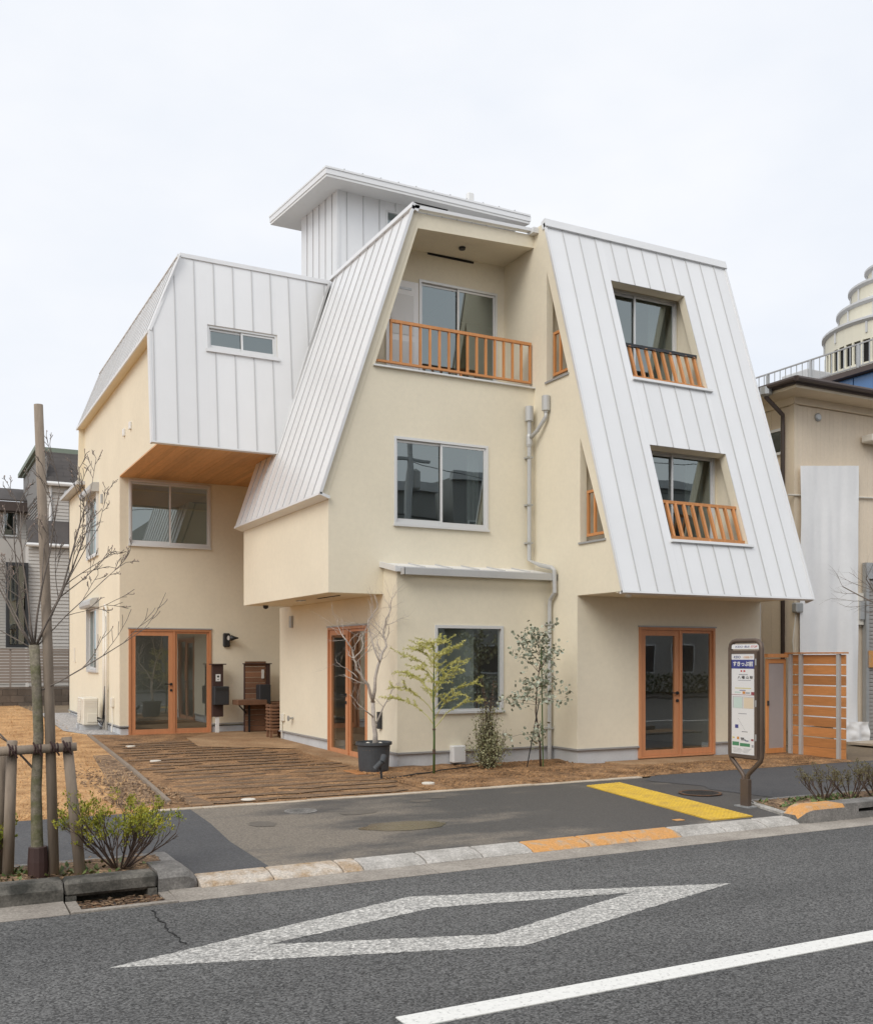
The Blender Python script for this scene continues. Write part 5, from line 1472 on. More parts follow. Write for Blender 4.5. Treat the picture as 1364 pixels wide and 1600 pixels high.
# dense small leaved shrub
S2 = Vector((7.33, 12.45, .02))
ms = thing('evergreen_shrub', 'dense upright small leaved shrub with reddish tips beside the meter box', 'shrub', S2)
R4 = random.Random(6); sm, l1, l2 = MB(), MB(), MB()
for k in range(130):
    a = R4.uniform(0, 6.28); r0 = R4.random() ** .7
    h = R4.uniform(.30, 1.05); wid = .43 * r0 * (1.08 - .75 * (h / 1.05)) 
    top = S2 + Vector((math.cos(a) * wid, math.sin(a) * wid, h)); midp = S2 + Vector((math.cos(a) * wid * .62, math.sin(a) * wid * .62, h * .45))
    sm.tube([S2 + Vector((math.cos(a) * .02, math.sin(a) * .02, -.02)), S2.lerp(midp, .5) + Vector((R4.gauss(0, .02), R4.gauss(0, .02), 0)), midp, midp.lerp(top, .5) + Vector((R4.gauss(0, .025), R4.gauss(0, .025), 0)), top], [.005, .004, .003, .002, .001], 4)
    for j in range(34):
        t = .16 + .78 * R4.random(); q = (S2.lerp(midp, t * 2) if t < .5 else midp.lerp(top, t * 2 - 1))
        q = q + Vector((R4.gauss(0, .04), R4.gauss(0, .04), R4.gauss(0, .04)))
        d = Vector((R4.gauss(0, 1), R4.gauss(0, 1), R4.gauss(.5, 1))).normalized()
        (l2 if q.z > .92 + R4.uniform(-.1, .15) else l1).leafquad(q, d, d.cross(Vector((R4.uniform(-1, 1), R4.uniform(-1, 1), .3))).normalized(), R4.uniform(.022, .042))
for k in range(7):
    a = R4.uniform(0, 6.28); top = S2 + Vector((math.cos(a) * .12, math.sin(a) * .12, R4.uniform(1.15, 1.32)))
    sm.tube([S2 + Vector((0, 0, .6)), top], [.004, .0015], 4)
    for j in range(16):
        q = (S2 + Vector((0, 0, .6))).lerp(top, R4.uniform(.5, 1)); d = Vector((R4.gauss(0, 1), R4.gauss(0, 1), 1)).normalized(); l2.leafquad(q, d, d.orthogonal().normalized(), R4.uniform(.02, .035))
stuffp(sm.build('stems', 'stem', ms, fix=False)); stuffp(l1.build('foliage', 'myrtle', ms, fix=False)); t = stuffp(l2.build('foliage', 'myrtlered', ms, fix=False)); t['label'] = 'reddish brown young leaf tips'

# eucalyptus with a cane
EB = Vector((8.06, 12.20, .02))
eu = thing('eucalyptus', 'loose young eucalyptus with round blue grey leaves beside the downpipe', 'tree', EB)
R5 = random.Random(12)
MB().tube([EB, EB + Vector((-.01, 0, .35)), EB + Vector((-.07, .02, .8)), EB + Vector((-.06, .0, 1.2)), EB + Vector((.02, 0, 1.6)), EB + Vector((-.03, 0, 2.0))], [.016, .014, .011, .009, .006, .002], 7).build('trunk', 'stem', eu, smooth=True)
MB().tube([EB + Vector((.03, -.02, 0)), EB + Vector((-.0, -.02, 1.75))], .010, 6).build('cane', 'greenstem', eu)
MB().tube([EB + Vector((-.22, .02, 0)), EB + Vector((-.03, -.01, .95))], .008, 6).build('cane', 'black', eu)
be, le = MB(), MB()
for (z0, reach, rise, n) in ((.45, .55, .05, 5), (.95, .62, .10, 7), (1.2, .42, .12, 5), (1.45, .42, .25, 7), (1.7, .35, .22, 7)):
    for k in range(n):
        a = R5.uniform(0, 6.28); out = Vector((math.cos(a), math.sin(a) * .7, 0)); L = reach * R5.uniform(.55, 1.1)
        p = EB + Vector((-.03, 0, z0 + R5.uniform(-.1, .1))); pts = [p]
        for i in range(5):
            t = (i + 1) / 5; pts.append(p + out * L * t + Vector((0, 0, rise * t * 1.6 - .25 * t * t * L + R5.uniform(-.02, .02))))
        be.tube(pts, [.004 - .0025 * i / 5 for i in range(6)], 4)
        for i in range(2, 6):
            for j in range(7 if z0 > .6 else 5):
                q = pts[i] + Vector((R5.gauss(0, .05), R5.gauss(0, .05), R5.gauss(0, .05)))
                d = Vector((R5.gauss(0, 1), R5.gauss(0, 1), R5.gauss(-.2, 1))).normalized()
                le.roundleaf(q, d, d.cross(Vector((R5.uniform(-1, 1), R5.uniform(-1, 1), R5.uniform(-1, 1)))).normalized(), R5.uniform(.034, .062))
stuffp(be.build('branches', 'stem', eu, fix=False)); stuffp(le.build('foliage', 'euca', eu, fix=False))

# twiggy hedge plants in the planter by the bus stop
HL = ['twiggy bare hedge plant nearest the bus stop', 'second twiggy hedge plant from the bus stop', 'third twiggy hedge plant from the bus stop', 'fourth twiggy hedge plant from the bus stop', 'twiggy hedge plant at the right edge of the picture', 'twiggy hedge plant just beyond the right edge']
for k in range(6):
    R6 = random.Random(40 + k)
    shrub('hedge_plant', HL[k], 'shrub', (8.95 + k * .36 + R6.uniform(-.05, .05), 7.86 + R6.uniform(-.06, .06), .03), .29, .26, 9, R6, 'hedge', 'stem', 4, .020, .66, 'clipped twiggy hedge')

# ------------------------------------------------------------------ bus stop sign
BX, BY = 7.95, 8.05
bp = thing('bus_stop_sign', 'brown framed bus stop sign with a white timetable panel on a forked post', 'bus stop', (BX, BY, 0))
M['bronze'] = mk('bronze brown frame', (0.115, 0.082, 0.062), 0.45, 0.3, mottle=(6, .08))
ya, yb_ = 8.285, 7.83
loop = [(BX, 8.085, .005), (BX, 8.085, .33), (BX, 8.12, .37), (BX, ya - .02, .50), (BX, ya, .55), (BX, ya, 1.70), (BX, ya - .012, 1.745), (BX, ya - .05, 1.775), (BX, ya - .09, 1.783),
        (BX, yb_ + .09, 1.783), (BX, yb_ + .05, 1.775), (BX, yb_ + .012, 1.745), (BX, yb_, 1.70), (BX, yb_, .55), (BX, yb_ + .02, .50), (BX, 8.0, .37), (BX, 8.03, .33), (BX, 8.03, .005)]
MB().tube(loop, .026, 10).build('tube_frame', 'bronze', bp, smooth=True)
box('post_sleeve', BX - .03, BX + .03, 8.0, 8.115, 0.0, .30, 'bronze', bp, .006)
box('base_plate', BX - .07, BX + .07, 7.95, 8.16, 0.0, .012, 'steel', bp)
cs = box('display_case', BX - .035, BX + .035, yb_ + .02, ya - .02, .516, 1.68, 'bronze', bp, .006)
XF = BX - .0365
box('case_lip', XF - .012, XF, yb_ + .022, yb_ + .058, .53, 1.665, 'bronze', cs); box('case_lip', XF - .012, XF, ya - .058, ya - .022, .53, 1.665, 'bronze', cs)
box('case_lip', XF - .012, XF, yb_ + .058, ya - .058, 1.645, 1.665, 'bronze', cs); box('case_lip', XF - .012, XF, yb_ + .058, ya - .058, .53, .562, 'bronze', cs)
for z in (.72, 1.08, 1.52): box('hinge', XF - .018, XF - .010, yb_ + .024, yb_ + .04, z, z + .07, 'steel', cs)
hd = box('header_plate', BX - .012, BX + .012, yb_ + .03, ya - .03, 1.694, 1.744, 'white', bp)
fl_ = lambda n, c, r=.5: mk(n, c, r)
M['ink'] = fl_('black print', (.03, .03, .04)); M['inkblue'] = fl_('blue print', (.045, .055, .24)); M['inkred'] = fl_('red print', (.55, .06, .06)); M['inkorange'] = fl_('orange print', (.65, .28, .06))
M['inkgreen'] = fl_('green print', (.08, .26, .13)); M['inkmint'] = fl_('pale green print', (.58, .70, .64)); M['inkpeach'] = fl_('peach print', (.74, .62, .46)); M['inkgrey'] = fl_('grey print', (.40, .40, .42)); M['paper'] = fl_('paper', (.80, .79, .78)); M['inknavy'] = fl_('navy print', (.06, .07, .22)); M['inkyellow'] = fl_('yellow print', (.70, .60, .22)); M['inkmaroon'] = fl_('maroon print', (.30, .06, .08))
U_, V_ = Vector((0, -1, 0)), Vector((0, 0, 1))
text('lettering', 'KEIO', (BX - .0135, 8.20, 1.708), U_, V_, .022, 'inknavy', hd, .115, .004, .2)
text('lettering', 'BUS', (BX - .0135, 8.065, 1.708), U_, V_, .022, 'inknavy', hd, .075, .012, .2)
text('lettering', 'STOP', (BX - .0135, 7.975, 1.708), U_, V_, .022, 'inkred', hd, .095, .012, .2)
pp = box('timetable_panel', XF - .004, XF, yb_ + .058, ya - .058, .564, 1.643, 'paper', bp)
L0, W0 = ya - .058, (ya - yb_) - .116
def prt(a0, a1, z0, z1, mat, off=.0055, name='print'):
    y0, y1 = L0 - a0 * W0, L0 - a1 * W0
    MB().add([(XF - off, y0, z0), (XF - off, y1, z0), (XF - off, y1, z1), (XF - off, y0, z1)], [(0, 1, 2, 3)]).build(name, mat, pp, fix=False)
def ptx(body, a, z, h, mat, w, bold=.01, shear=0.): text('lettering', body, (XF - .0065, L0 - a * W0, z), U_, V_, h, mat, pp, w * W0, bold, shear)
zz = lambda v: 1.6 - (v - 1028) / 145.8
ptx('KEIO', .10, zz(1029), .028, 'inknavy', .30, .01, .2); ptx('小田急バス', .52, zz(1029), .026, 'inkorange', .40, .008)
prt(-.0, 1.0, zz(1045), zz(1031), 'inkblue'); ptx('すきっぷ前', .07, zz(1041.3), .055, 'white', .86, .03); prt(.36, .64, zz(1044.3), zz(1043.3), 'white')
prt(.40, .46, zz(1050), zz(1047.5), 'inkred'); prt(.52, .60, zz(1050), zz(1047.5), 'inkred'); prt(.32, .70, zz(1054.8), zz(1053.4), 'inkgrey')
ptx('八 幡 山 駅', .27, zz(1061), .034, 'ink', .66, .012); prt(.29, .84, zz(1063.6), zz(1062.8), 'inkgrey')
prt(.15, .85, zz(1076.2), zz(1075), 'inkyellow'); prt(.35, .62, zz(1079.5), zz(1078.6), 'inkblue'); prt(.15, .4, zz(1083.5), zz(1081), 'inkmint')
prt(.48, .60, zz(1084.5), zz(1080.5), 'inkorange'); prt(.62, .80, zz(1084), zz(1081.5), 'inkgrey'); prt(.85, 1.0, zz(1085.5), zz(1081), 'inkmaroon'); prt(.0, 1.0, zz(1086.3), zz(1085.7), 'inkmaroon')
prt(.10, .47, zz(1107), zz(1090), 'inkmint'); prt(.54, .95, zz(1107), zz(1090), 'inkpeach'); prt(.06, .08, zz(1107), zz(1089), 'inkgrey'); prt(.485, .505, zz(1107.5), zz(1089), 'inkgrey'); prt(.06, .96, zz(1089.4), zz(1088.8), 'inkgrey')
prt(.30, .66, zz(1116), zz(1114.8), 'inkgrey'); prt(.16, .30, zz(1138.5), zz(1133), 'inkblue'); prt(.45, .70, zz(1144), zz(1143.2), 'ink')
for i in range(9): prt(.28 + .035 * i, .31 + .035 * i, zz(1124 + 2.1 * i), zz(1123.2 + 2.1 * i), 'inkgrey')
prt(.04, .14, zz(1155), zz(1152.5), 'inkyellow'); prt(.24, .34, zz(1156), zz(1152), 'inkorange'); prt(.37, .80, zz(1159), zz(1152), 'white', .0052); prt(.40, .55, zz(1155), zz(1153), 'ink'); prt(.42, .62, zz(1157.2), zz(1155.6), 'ink'); prt(.60, .74, zz(1158.4), zz(1156.8), 'inknavy')
prt(.04, .33, zz(1166), zz(1160), 'inkgreen'); prt(.37, .80, zz(1166.5), zz(1161.5), 'inkgreen'); prt(.85, .95, zz(1157), zz(1154), 'inkmaroon'); prt(.87, .95, zz(1167), zz(1163), 'inkgrey')
for i in range(4): prt(.06 + .03 * (i % 2), .40 + .06 * (i % 3), zz(1170.4 + 2 * i), zz(1169.8 + 2 * i), 'inkgrey'); prt(.52, .86 - .05 * i, zz(1170.4 + 2 * i), zz(1169.8 + 2 * i), 'inkgrey')
MB().add([(XF - .009, L0, .564), (XF - .009, L0 - W0, .564), (XF - .009, L0 - W0, 1.643), (XF - .009, L0, 1.643)], [(0, 1, 2, 3)]).build('cover_pane', glass_mat('clear cover', (.97, .97, .97), (.8, .8, .8), base=.03), bp, fix=False)

# ------------------------------------------------------------------ cedar fence and gate
fn = thing('slat_fence', 'orange cedar slat fence on grey posts running towards the street', 'fence', (12.75, 11.5, 0))
FX = 12.85
z = .02
for k in range(10):
    h = .147
    box('fence_board', FX, FX + .022, 10.92, 12.05, z, z + h, 'board', fn, .003)
    z += h + (.004 if k == 0 else .019)
for y in (11.03, 11.78, 12.0): box('post', FX - .045, FX - .001, y - .03, y + .03, -.05, 1.66, 'pipe', fn)
box('cap_board', FX - .06, FX + .05, 10.90, 12.10, z, z + .022, 'cedar', fn)
gt = thing('screen_gate', 'narrow orange framed gate with a frosted grey panel', 'gate', (12.62, 12.2, 0))
GX0, GX1, GY = 12.37, 12.80, 12.07
MB().box(GX0, GX0 + .045, GY, GY + .035, .04, 1.58).box(GX1 - .045, GX1, GY, GY + .035, .04, 1.58).box(GX0 + .045, GX1 - .045, GY, GY + .035, 1.51, 1.58).box(GX0 + .045, GX1 - .045, GY, GY + .035, .04, .12).build('gate_frame', 'cedar', gt)
MB().box(GX0 + .045, GX1 - .045, GY + .012, GY + .022, .12, 1.51).build('frosted_panel', 'frost', gt)
box('gate_top', GX0 - .03, GX1 + .06, GY - .05, GY + .08, 1.605, 1.665, 'cedar', gt)
box('latch', GX0 + .005, GX0 + .035, GY - .02, GY, .82, .90, 'iron', gt)

# ================================================================== NEIGHBOURS
M['beige'] = mk('beige siding board', (0.80, 0.68, 0.53), 0.7, var=.02, mottle=(1.2, .06), grain=(30, .04))
M['beigetrim'] = mk('beige trim', (0.76, 0.65, 0.50), 0.7, mottle=(2, .06))
M['brownroof'] = mk('brown metal roof', (0.075, 0.055, 0.048), 0.5, mottle=(2, .12))
M['tarp'] = mk('white tarpaulin', (0.90, 0.90, 0.90), 0.6, mottle=(1.4, .05), grain=(20, .02))
M['tile'] = mk('dark roof tile', (0.075, 0.066, 0.062), 0.8, var=.10, mottle=(3, .15))
M['siding'] = mk('pale clapboard', (0.52, 0.50, 0.47), 0.8, mottle=(2, .05))
M['sidingshade'] = mk('shaded clapboard', (0.22, 0.215, 0.21), 0.8, mottle=(2, .05))  # same clapboard darkened: the side wall's shade is put into the colour
M['louvre'] = mk('taupe aluminium louvre', (0.26, 0.225, 0.20), 0.5, mottle=(3, .06))
M['block'] = mk('stained concrete block', (0.13, 0.105, 0.085), 0.95, var=.2, mottle=(4, .25), grain=(30, .15))
M['blueglass'] = mk('blue curtain wall', (0.09, 0.20, 0.42), 0.15, mottle=(.4, .12))
M['towercream'] = mk('cream cooling tower', (0.70, 0.67, 0.55), 0.6, mottle=(.5, .05))
M['towerlip'] = mk('grey tower lip', (0.58, 0.59, 0.60), 0.5, mottle=(.5, .05))
M['shutter'] = mk('grey roller shutter', (0.36, 0.34, 0.32), 0.5, mottle=(3, .06))
M['winglass'] = glass_mat('far window glass', (.35, .38, .38), (.7, .75, .75), base=.18)
M['greenroof'] = mk('green gable edge', (0.20, 0.24, 0.19), 0.6)

# --- beige house beyond the fence
NY = 13.25
NX = aty(1241, 1000, NY).x
nb_ = thing('beige_house', 'beige vertical siding house with brown eaves beyond the fence', 'house', (NX + 2, NY, 0))
ze = 6.35
box('core', NX + .02, NX + 9.5, NY + .02, NY + 9, -.05, ze, 'beigetrim', nb_)
x = NX + .10
while x < NX + 4.2:
    box('siding_board', x + .001, x + .114, NY, NY + .02, .25, ze - .14, 'beige', nb_, .002); x += .115
y = NY + .10
while y < NY + 5:
    box('siding_board', NX - .0, NX + .02, y + .002, y + .222, .25, ze - .14, 'beige', nb_, .003); y += .225
box('corner_trim', NX - .012, NX + .09, NY - .012, NY + .09, .1, ze - .1, 'beigetrim', nb_)
MB().box(NX - .05, NX + 9.6, NY - .05, NY + 9, ze - .13, ze).build('frieze', 'beigetrim', nb_)
MB().box(NX - .50, NX + 9.8, NY - .50, NY + 9.4, ze + .0, ze + .05).build('soffit', 'beigetrim', nb_)
MB().box(NX - .55, NX + 9.9, NY - .55, NY + 9.5, ze + .05, ze + .19).build('eave', 'brownroof', nb_)
MB().add([(NX - .55, NY - .55, ze + .19), (NX + 9.9, NY - .55, ze + .19), (NX + 9.9, NY + 9.5, ze + .19), (NX - .55, NY + 9.5, ze + .19), (NX + 4.6, NY + 4.4, ze + .8)], [(0, 1, 4), (1, 2, 4), (2, 3, 4), (3, 0, 4)]).build('roof', 'brownroof', nb_)
MB().tube([(NX - .62, NY - .6, ze + .12), (NX - .62, NY + 9, ze + .12)], .05, 8).tube([(NX - .6, NY - .62, ze + .12), (NX + 9.9, NY - .62, ze + .12)], .05, 8).build('gutter', 'brownroof', nb_)
dpn = MB().tube([(NX - .60, NY + .1, ze + .10), (NX - .60, NY + .1, ze - .05), (NX - .1, NY + .18, ze - .30), (NX - .08, NY + .2, ze - .5), (NX - .08, NY + .2, .0)], .04, 8).build('downpipe', 'brownroof', nb_, smooth=True)
MB().lathe((NX - .60, NY + .1, ze - .04), [(.05, 0), (.11, .03), (.11, .16)], 10).build('rain_hopper', 'steel', dpn)
# small window on its side
w0, w1 = atx(1201, 700, NX), atx(1227, 700, NX)
yy0, yy1 = w1.y + .02, w0.y + .35
zw0, zw1 = atx(1215, 712, NX).z, atx(1215, 671, NX).z
wn_ = MB().box(NX - .05, NX + .01, yy0, yy1, zw0, zw0 + .05).box(NX - .05, NX + .01, yy0, yy1, zw1 - .05, zw1).box(NX - .05, NX + .01, yy0, yy0 + .05, zw0 + .05, zw1 - .05).box(NX - .05, NX + .01, yy1 - .05, yy1, zw0 + .05, zw1 - .05).build('window', 'white', nb_)
MB().box(NX - .02, NX - .012, yy0 + .05, yy1 - .05, zw0 + .05, zw1 - .05).build('pane', 'winglass', wn_); box('dark_room', NX - .011, NX - .004, yy0 + .05, yy1 - .05, zw0 + .05, zw1 - .05, 'charcoal', wn_)
p = aty(1277, 652, NY); MB().lathe((p.x, NY - .0, p.z), [(.075, 0), (.075, .03), (.05, .045), (.02, .045)], 18, lambda x, y, z: Vector((x, -z, y))).build('round_vent', 'steel', nb_)
a, b = aty(1343, 688, NY), aty(1364, 680, NY); MB().bev(a.x, b.x + .35, NY - .30, NY - .03, a.z - .06, a.z + .08, .02).build('awning_box', 'offwhite', nb_)
MB().tube([aty(1231, 773, NY - .03), aty(1364, 778, NY - .03), aty(1380, 779, NY - .03)], .018, 6).build('wall_pipe', 'offwhite', nb_)
p = aty(1241, 950, NY); MB().bev(p.x - .09, p.x + .09, NY - .14, NY - .01, p.z - .09, p.z + .09, .02).build('wall_lamp', 'steel', nb_)
MB().tube([p + Vector((.02, -.02, -.1)), p + Vector((-.06, -.02, -.6)), p + Vector((.0, -.02, -1.3)), p + Vector((0, -.02, -2.0))], .012, 6).build('cable', 'offwhite', nb_)
for k in range(3): pass
# roller shutter at its far end
sx0 = aty(1350, 1000, NY).x
MB().box(sx0 - .08, sx0, NY - .12, NY - .03, -.02, aty(1350, 880, NY).z).box(sx0, sx0 + 3, NY - .12, NY - .03, aty(1350, 905, NY).z, aty(1350, 880, NY).z).build('shutter_frame', 'steel', nb_)
k = 0; z = .0
while z < aty(1350, 905, NY).z - .08:
    MB().bev(sx0 + .002, sx0 + 2.9, NY - .09, NY - .04, z, z + .072, .012).build('shutter_slat', 'shutter', nb_); z += .075
p = aty(1358, 1030, NY - .14); box('notice', p.x, p.x + .5, NY - .135, NY - .125, p.z - .16, p.z + .16, 'kerborange', nb_)
a = aty(1337, 960, NY); pm = box('meter_board', a.x - .02, a.x + .12, NY - .08, NY - .03, a.z - .20, a.z + .40, 'offwhite', nb_); box('meter', a.x + .0, a.x + .10, NY - .12, NY - .08, a.z - .1, a.z + .25, 'steel', pm)
# hung tarpaulin
def cloth(name, label, u0, u1, v0, v1, y, seed, bulge=.05):
    m = MB(); nx, nz = 40, 60
    A, B, C_, D = aty(u0, v0, y), aty(u1, v0, y), aty(u0, v1, y), aty(u1, v1, y)
    for j in range(nz + 1):
        for i in range(nx + 1):
            s, t = i / nx, j / nz
            p = A.lerp(B, s).lerp(C_.lerp(D, s), t)
            fold = .035 * math.sin(s * 17 + seed + 1.2 * math.sin(t * 3)) * t + .03 * mnoise.noise(Vector((s * 3, t * 2.5, seed))) + .012 * mnoise.noise(Vector((s * 12, t * 4, seed)))
            edge = .03 * mnoise.noise(Vector((t * 4, seed, 2))) * (1 if s > .5 else -1) * abs(s - .5) * 2
            m.v.append(p + Vector((edge, -abs(bulge) * .5 + fold, 0)))
    for j in range(nz):
        for i in range(nx):
            a = j * (nx + 1) + i; m.f.append((a, a + 1, a + nx + 2, a + nx + 1))
    o = m.build(name, 'tarp', smooth=True, fix=False)
    return tag(o, label, 'tarpaulin')
cloth('tarpaulin', 'tall white tarpaulin hung down the beige house wall', 1249, 1340, 728, 1135, NY - .06, 2.0)
cloth('tarpaulin', 'short crumpled white sheet at the foot of the tall tarpaulin', 1300, 1356, 1128, 1160, NY - .14, 5.0)
o = MB().prism(rect(15.2, 16.6, 12.3, 12.9), lambda a, b, d: Vector((a, b, d)), .02, .06).build('slab', 'edging'); tag(o, 'pale flat slab on the ground behind the fence end', 'slab')

# --- bare tree beyond the right edge
rt0 = aty(1425, 1100, 11.6); rt0.z = 0
rt = thing('roadside_tree', 'bare tree whose twigs reach in at the right edge', 'tree', rt0)
R7 = random.Random(17); tb_ = MB(); tips = []
MB().tube([rt0, rt0 + Vector((.03, 0, 1.2)), rt0 + Vector((.0, 0, 2.4))], [.06, .05, .04], 9).build('trunk', 'bark', rt, smooth=True)
for k in range(7):
    d = RT * R7.uniform(-1.0, .5) + FW * R7.uniform(-.4, .4) + Vector((0, 0, R7.uniform(.25, .8)))
    branch(tb_, rt0 + Vector((0, 0, 1.7 + .12 * k)), d, 1.25, .018, 2, R7, dict(segs=5, wob=.16, up=.03, taper=.45, kids=2, pk=.5, spread=.6, len=.5, rr=.55, start=1), tips)
stuffp(tb_.build('branches', 'bark', rt, fix=False))

# --- blue building with a cooling tower on its roof
bb = thing('blue_building', 'blue glazed building with a dark roof slab far behind the beige house', 'building', (40, 35, 0))
box('core', 36.1, 62, 22, 52, 0, 13.72, 'blueglass', bb)
for j in range(2):
    for k in range(14):
        y = 22.2 + k * 1.6
        MB().box(36.02, 36.1, y + .03, y + 1.57, 10.1 + j * 1.8, 11.86 + j * 1.8).build('glass_panel', 'blueglass', bb)
MB().box(35.7, 62.2, 21.6, 52, 13.72, 13.95).build('roof_slab', 'brownroof', bb)
rl = MB().bar((36.0, 22, 15.05), (36.0, 48, 15.05), .06, .06).bar((36.0, 22, 14.1), (36.0, 48, 14.1), .05, .05).build('roof_railing', 'drip', bb)
for k in range(78): MB().box(35.985, 36.015, 22.1 + k * .33 - .015, 22.1 + k * .33 + .015, 14.1, 15.05).build('baluster', 'steel', rl)
for k in range(10): MB().box(35.95, 36.06, 22.1 + k * 2.6 - .05, 22.1 + k * 2.6 + .05, 13.95, 15.05).build('post', 'steel', rl)
a = atx(1245, 570, 37.5); box('roof_unit', 37.0, 38.6, 33.6, 35.2, 13.95, 15.1, 'towerlip', bb, .05)
tc = Vector((42.95, 33.0, 0))
ct = thing('cooling_tower', 'cream tiered round cooling tower on the far roof', 'cooling tower', tc + Vector((0, 0, 13.95)))
MB().lathe(tc, [(3.75, 13.95), (3.75, 15.35), (3.6, 15.35)], 48).build('base_ring', 'towercream', ct)
MB().lathe(tc, [(3.45, 15.35), (3.45, 16.45)], 48).build('intake', 'dark', ct)
for k in range(48):
    a = k * 6.283 / 48; c = tc + Vector((math.cos(a) * 3.58, math.sin(a) * 3.58, 0)); MB().box(c.x - .05, c.x + .05, c.y - .05, c.y + .05, 15.35, 16.45).build('intake_post', 'towercream', ct)
for i, (r, z0, z1) in enumerate(((3.62, 16.75, 17.35), (2.95, 17.7, 18.45), (2.40, 18.75, 19.55), (1.65, 19.9, 20.5))):
    nxt = (2.95, 2.40, 1.65, .9)[i]
    t = MB().lathe(tc, [(r, z0 - .3), (r, z1)], 48).build('tier', 'towercream', ct)
    MB().lathe(tc, [(r + .02, z1 - .1), (r + .16, z1), (r + .16, z1 + .1), (nxt, z1 + .42), (nxt, z1 + .30)], 48).build('lip', 'towerlip', t, smooth=False)
    for k in range(12):
        a = k * 6.283 / 12 + .2; c = tc + Vector((math.cos(a) * (r + .02), math.sin(a) * (r + .02), 0)); MB().box(c.x - .04, c.x + .04, c.y - .04, c.y + .04, z0, z1 - .1).build('rib', 'towerlip', t)

# --- houses and garden wall at the back left
BYW = 31.0
gw = thing('garden_wall', 'low stained concrete block wall at the back of the dry lawn', 'wall', (2, BYW, .2))
zb = atx_z = aty(60, 1105, BYW).z - .05
for c in range(3):
    for k in range(26):
        x = -4 + k * .395 + (c % 2) * .195
        box('block', x, x + .388, BYW, BYW + .15, zb + c * .193, zb + c * .193 + .187, 'block', gw, .004)
box('coping', -4, 6.4, BYW - .01, BYW + .17, zb + .58, zb + .63, 'block', gw)
lf_ = thing('louvre_fence', 'taupe horizontal louvre fence standing on the block wall', 'fence', (2, BYW + .08, zb + .63))
zt = aty(60, 1015, BYW).z
for k in range(7):
    x = -3.9 + k * 1.6
    box('post', x, x + .05, BYW + .05, BYW + .11, zb + .63, zt, 'louvre', lf_)
    m = MB(); z = zb + .75
    while z < zt - .05: m.box(x + .05, x + 1.6, BYW + .06, BYW + .085, z, z + .062); z += .085
    stuffp(m.build('louvre_slats', 'louvre', lf_))
box('top_rail', -3.9, 7.3, BYW + .05, BYW + .11, zt - .03, zt + .02, 'louvre', lf_)

def clapboard(name, x0, x1, y, z0, z1, mat, parent, face='y'):
    m = MB(); z = z0
    while z < z1 - .02:
        h = min(.11, z1 - z)
        if face == 'y': m.add([(x0, y - .022, z), (x1, y - .022, z), (x1, y, z + h), (x0, y, z + h), (x0, y + .03, z), (x1, y + .03, z), (x1, y + .03, z + h), (x0, y + .03, z + h)], [(0, 1, 2, 3), (0, 4, 5, 1), (0, 3, 7, 4), (1, 5, 6, 2)])
        else: m.add([(y - .022, x0, z), (y - .022, x1, z), (y, x1, z + h), (y, x0, z + h), (y + .03, x0, z), (y + .03, x1, z), (y + .03, x1, z + h), (y + .03, x0, z + h)], [(0, 1, 2, 3), (0, 4, 5, 1), (0, 3, 7, 4), (1, 5, 6, 2)])
        z += h
    return stuffp(m.build(name, mat, parent))
HY = 34.0
hx0 = aty(72, 900, HY).x
h1 = thing('tiled_house', 'pale clapboard house with a steep dark tiled roof behind the young tree', 'house', (hx0, HY, .3))
ev = aty(80, 757, HY).z; rg = aty(80, 704, HY + 1.2).z
box('core', hx0 + .03, hx0 + 7, HY + .03, HY + 7, 0, ev, 'siding', h1)
clapboard('clapboards', hx0, hx0 + 5, HY, .3, ev - .25, 'siding', h1)
clapboard('clapboards', HY, HY + 7, hx0, .3, ev + .9, 'sidingshade', h1, 'x')
box('frieze', hx0 - .02, hx0 + 5, HY - .06, HY + .02, ev - .25, ev - .06, 'siding', h1)
MB().tube([(hx0 - .1, HY - .22, ev), (hx0 + 5, HY - .22, ev)], .07, 8).build('gutter', 'white', h1)
MB().tube([(hx0 + .12, HY - .06, ev - .05), (hx0 + .12, HY - .06, .4)], .045, 8).build('downpipe', 'white', h1)
Pt = lambda a, b, d: Vector((a, HY - .2 + 1.4 * b, ev + (rg - ev) * b)) + Vector((0, -.75, .65)) * d
for r_ in range(9):
    off = .3 * (r_ % 2)
    for k in range(10):
        a = hx0 - .05 + k * .6 - off
        MB().box(max(a, hx0 - .08), a + .595, r_ / 9, r_ / 9 + .118, .0 + .0, .02 + .0, Pt).build('roof_tile', 'tile', h1)
MB().prism([(0, 0), (1, 0), (1, -.03), (0, -.03)], lambda a, b, d: Pt(hx0 - .05 + d, a, b), 0, 5.6).build('roof_deck', 'tile', h1)
MB().box(hx0 - .1, hx0 + 6, HY + 1.1, HY + 6.6, rg - .08, rg + .08).build('roof_top', 'greenroof', h1)
MB().prism([(HY - .25, ev - .05), (HY + 1.2, rg), (HY + 6.9, rg), (HY + 6.9, ev - .05)], PYZ(hx0 - .03), 0, .05).build('gable_wall', 'sidingshade', h1)
MB().bar((hx0 - .12, HY - .3, ev - .02), (hx0 - .12, HY + 1.2, rg + .08), .16, .14).bar((hx0 - .12, HY + 1.2, rg + .08), (hx0 - .12, HY + 7.2, rg + .08), .16, .14).build('bargeboard', 'greenroof', h1)
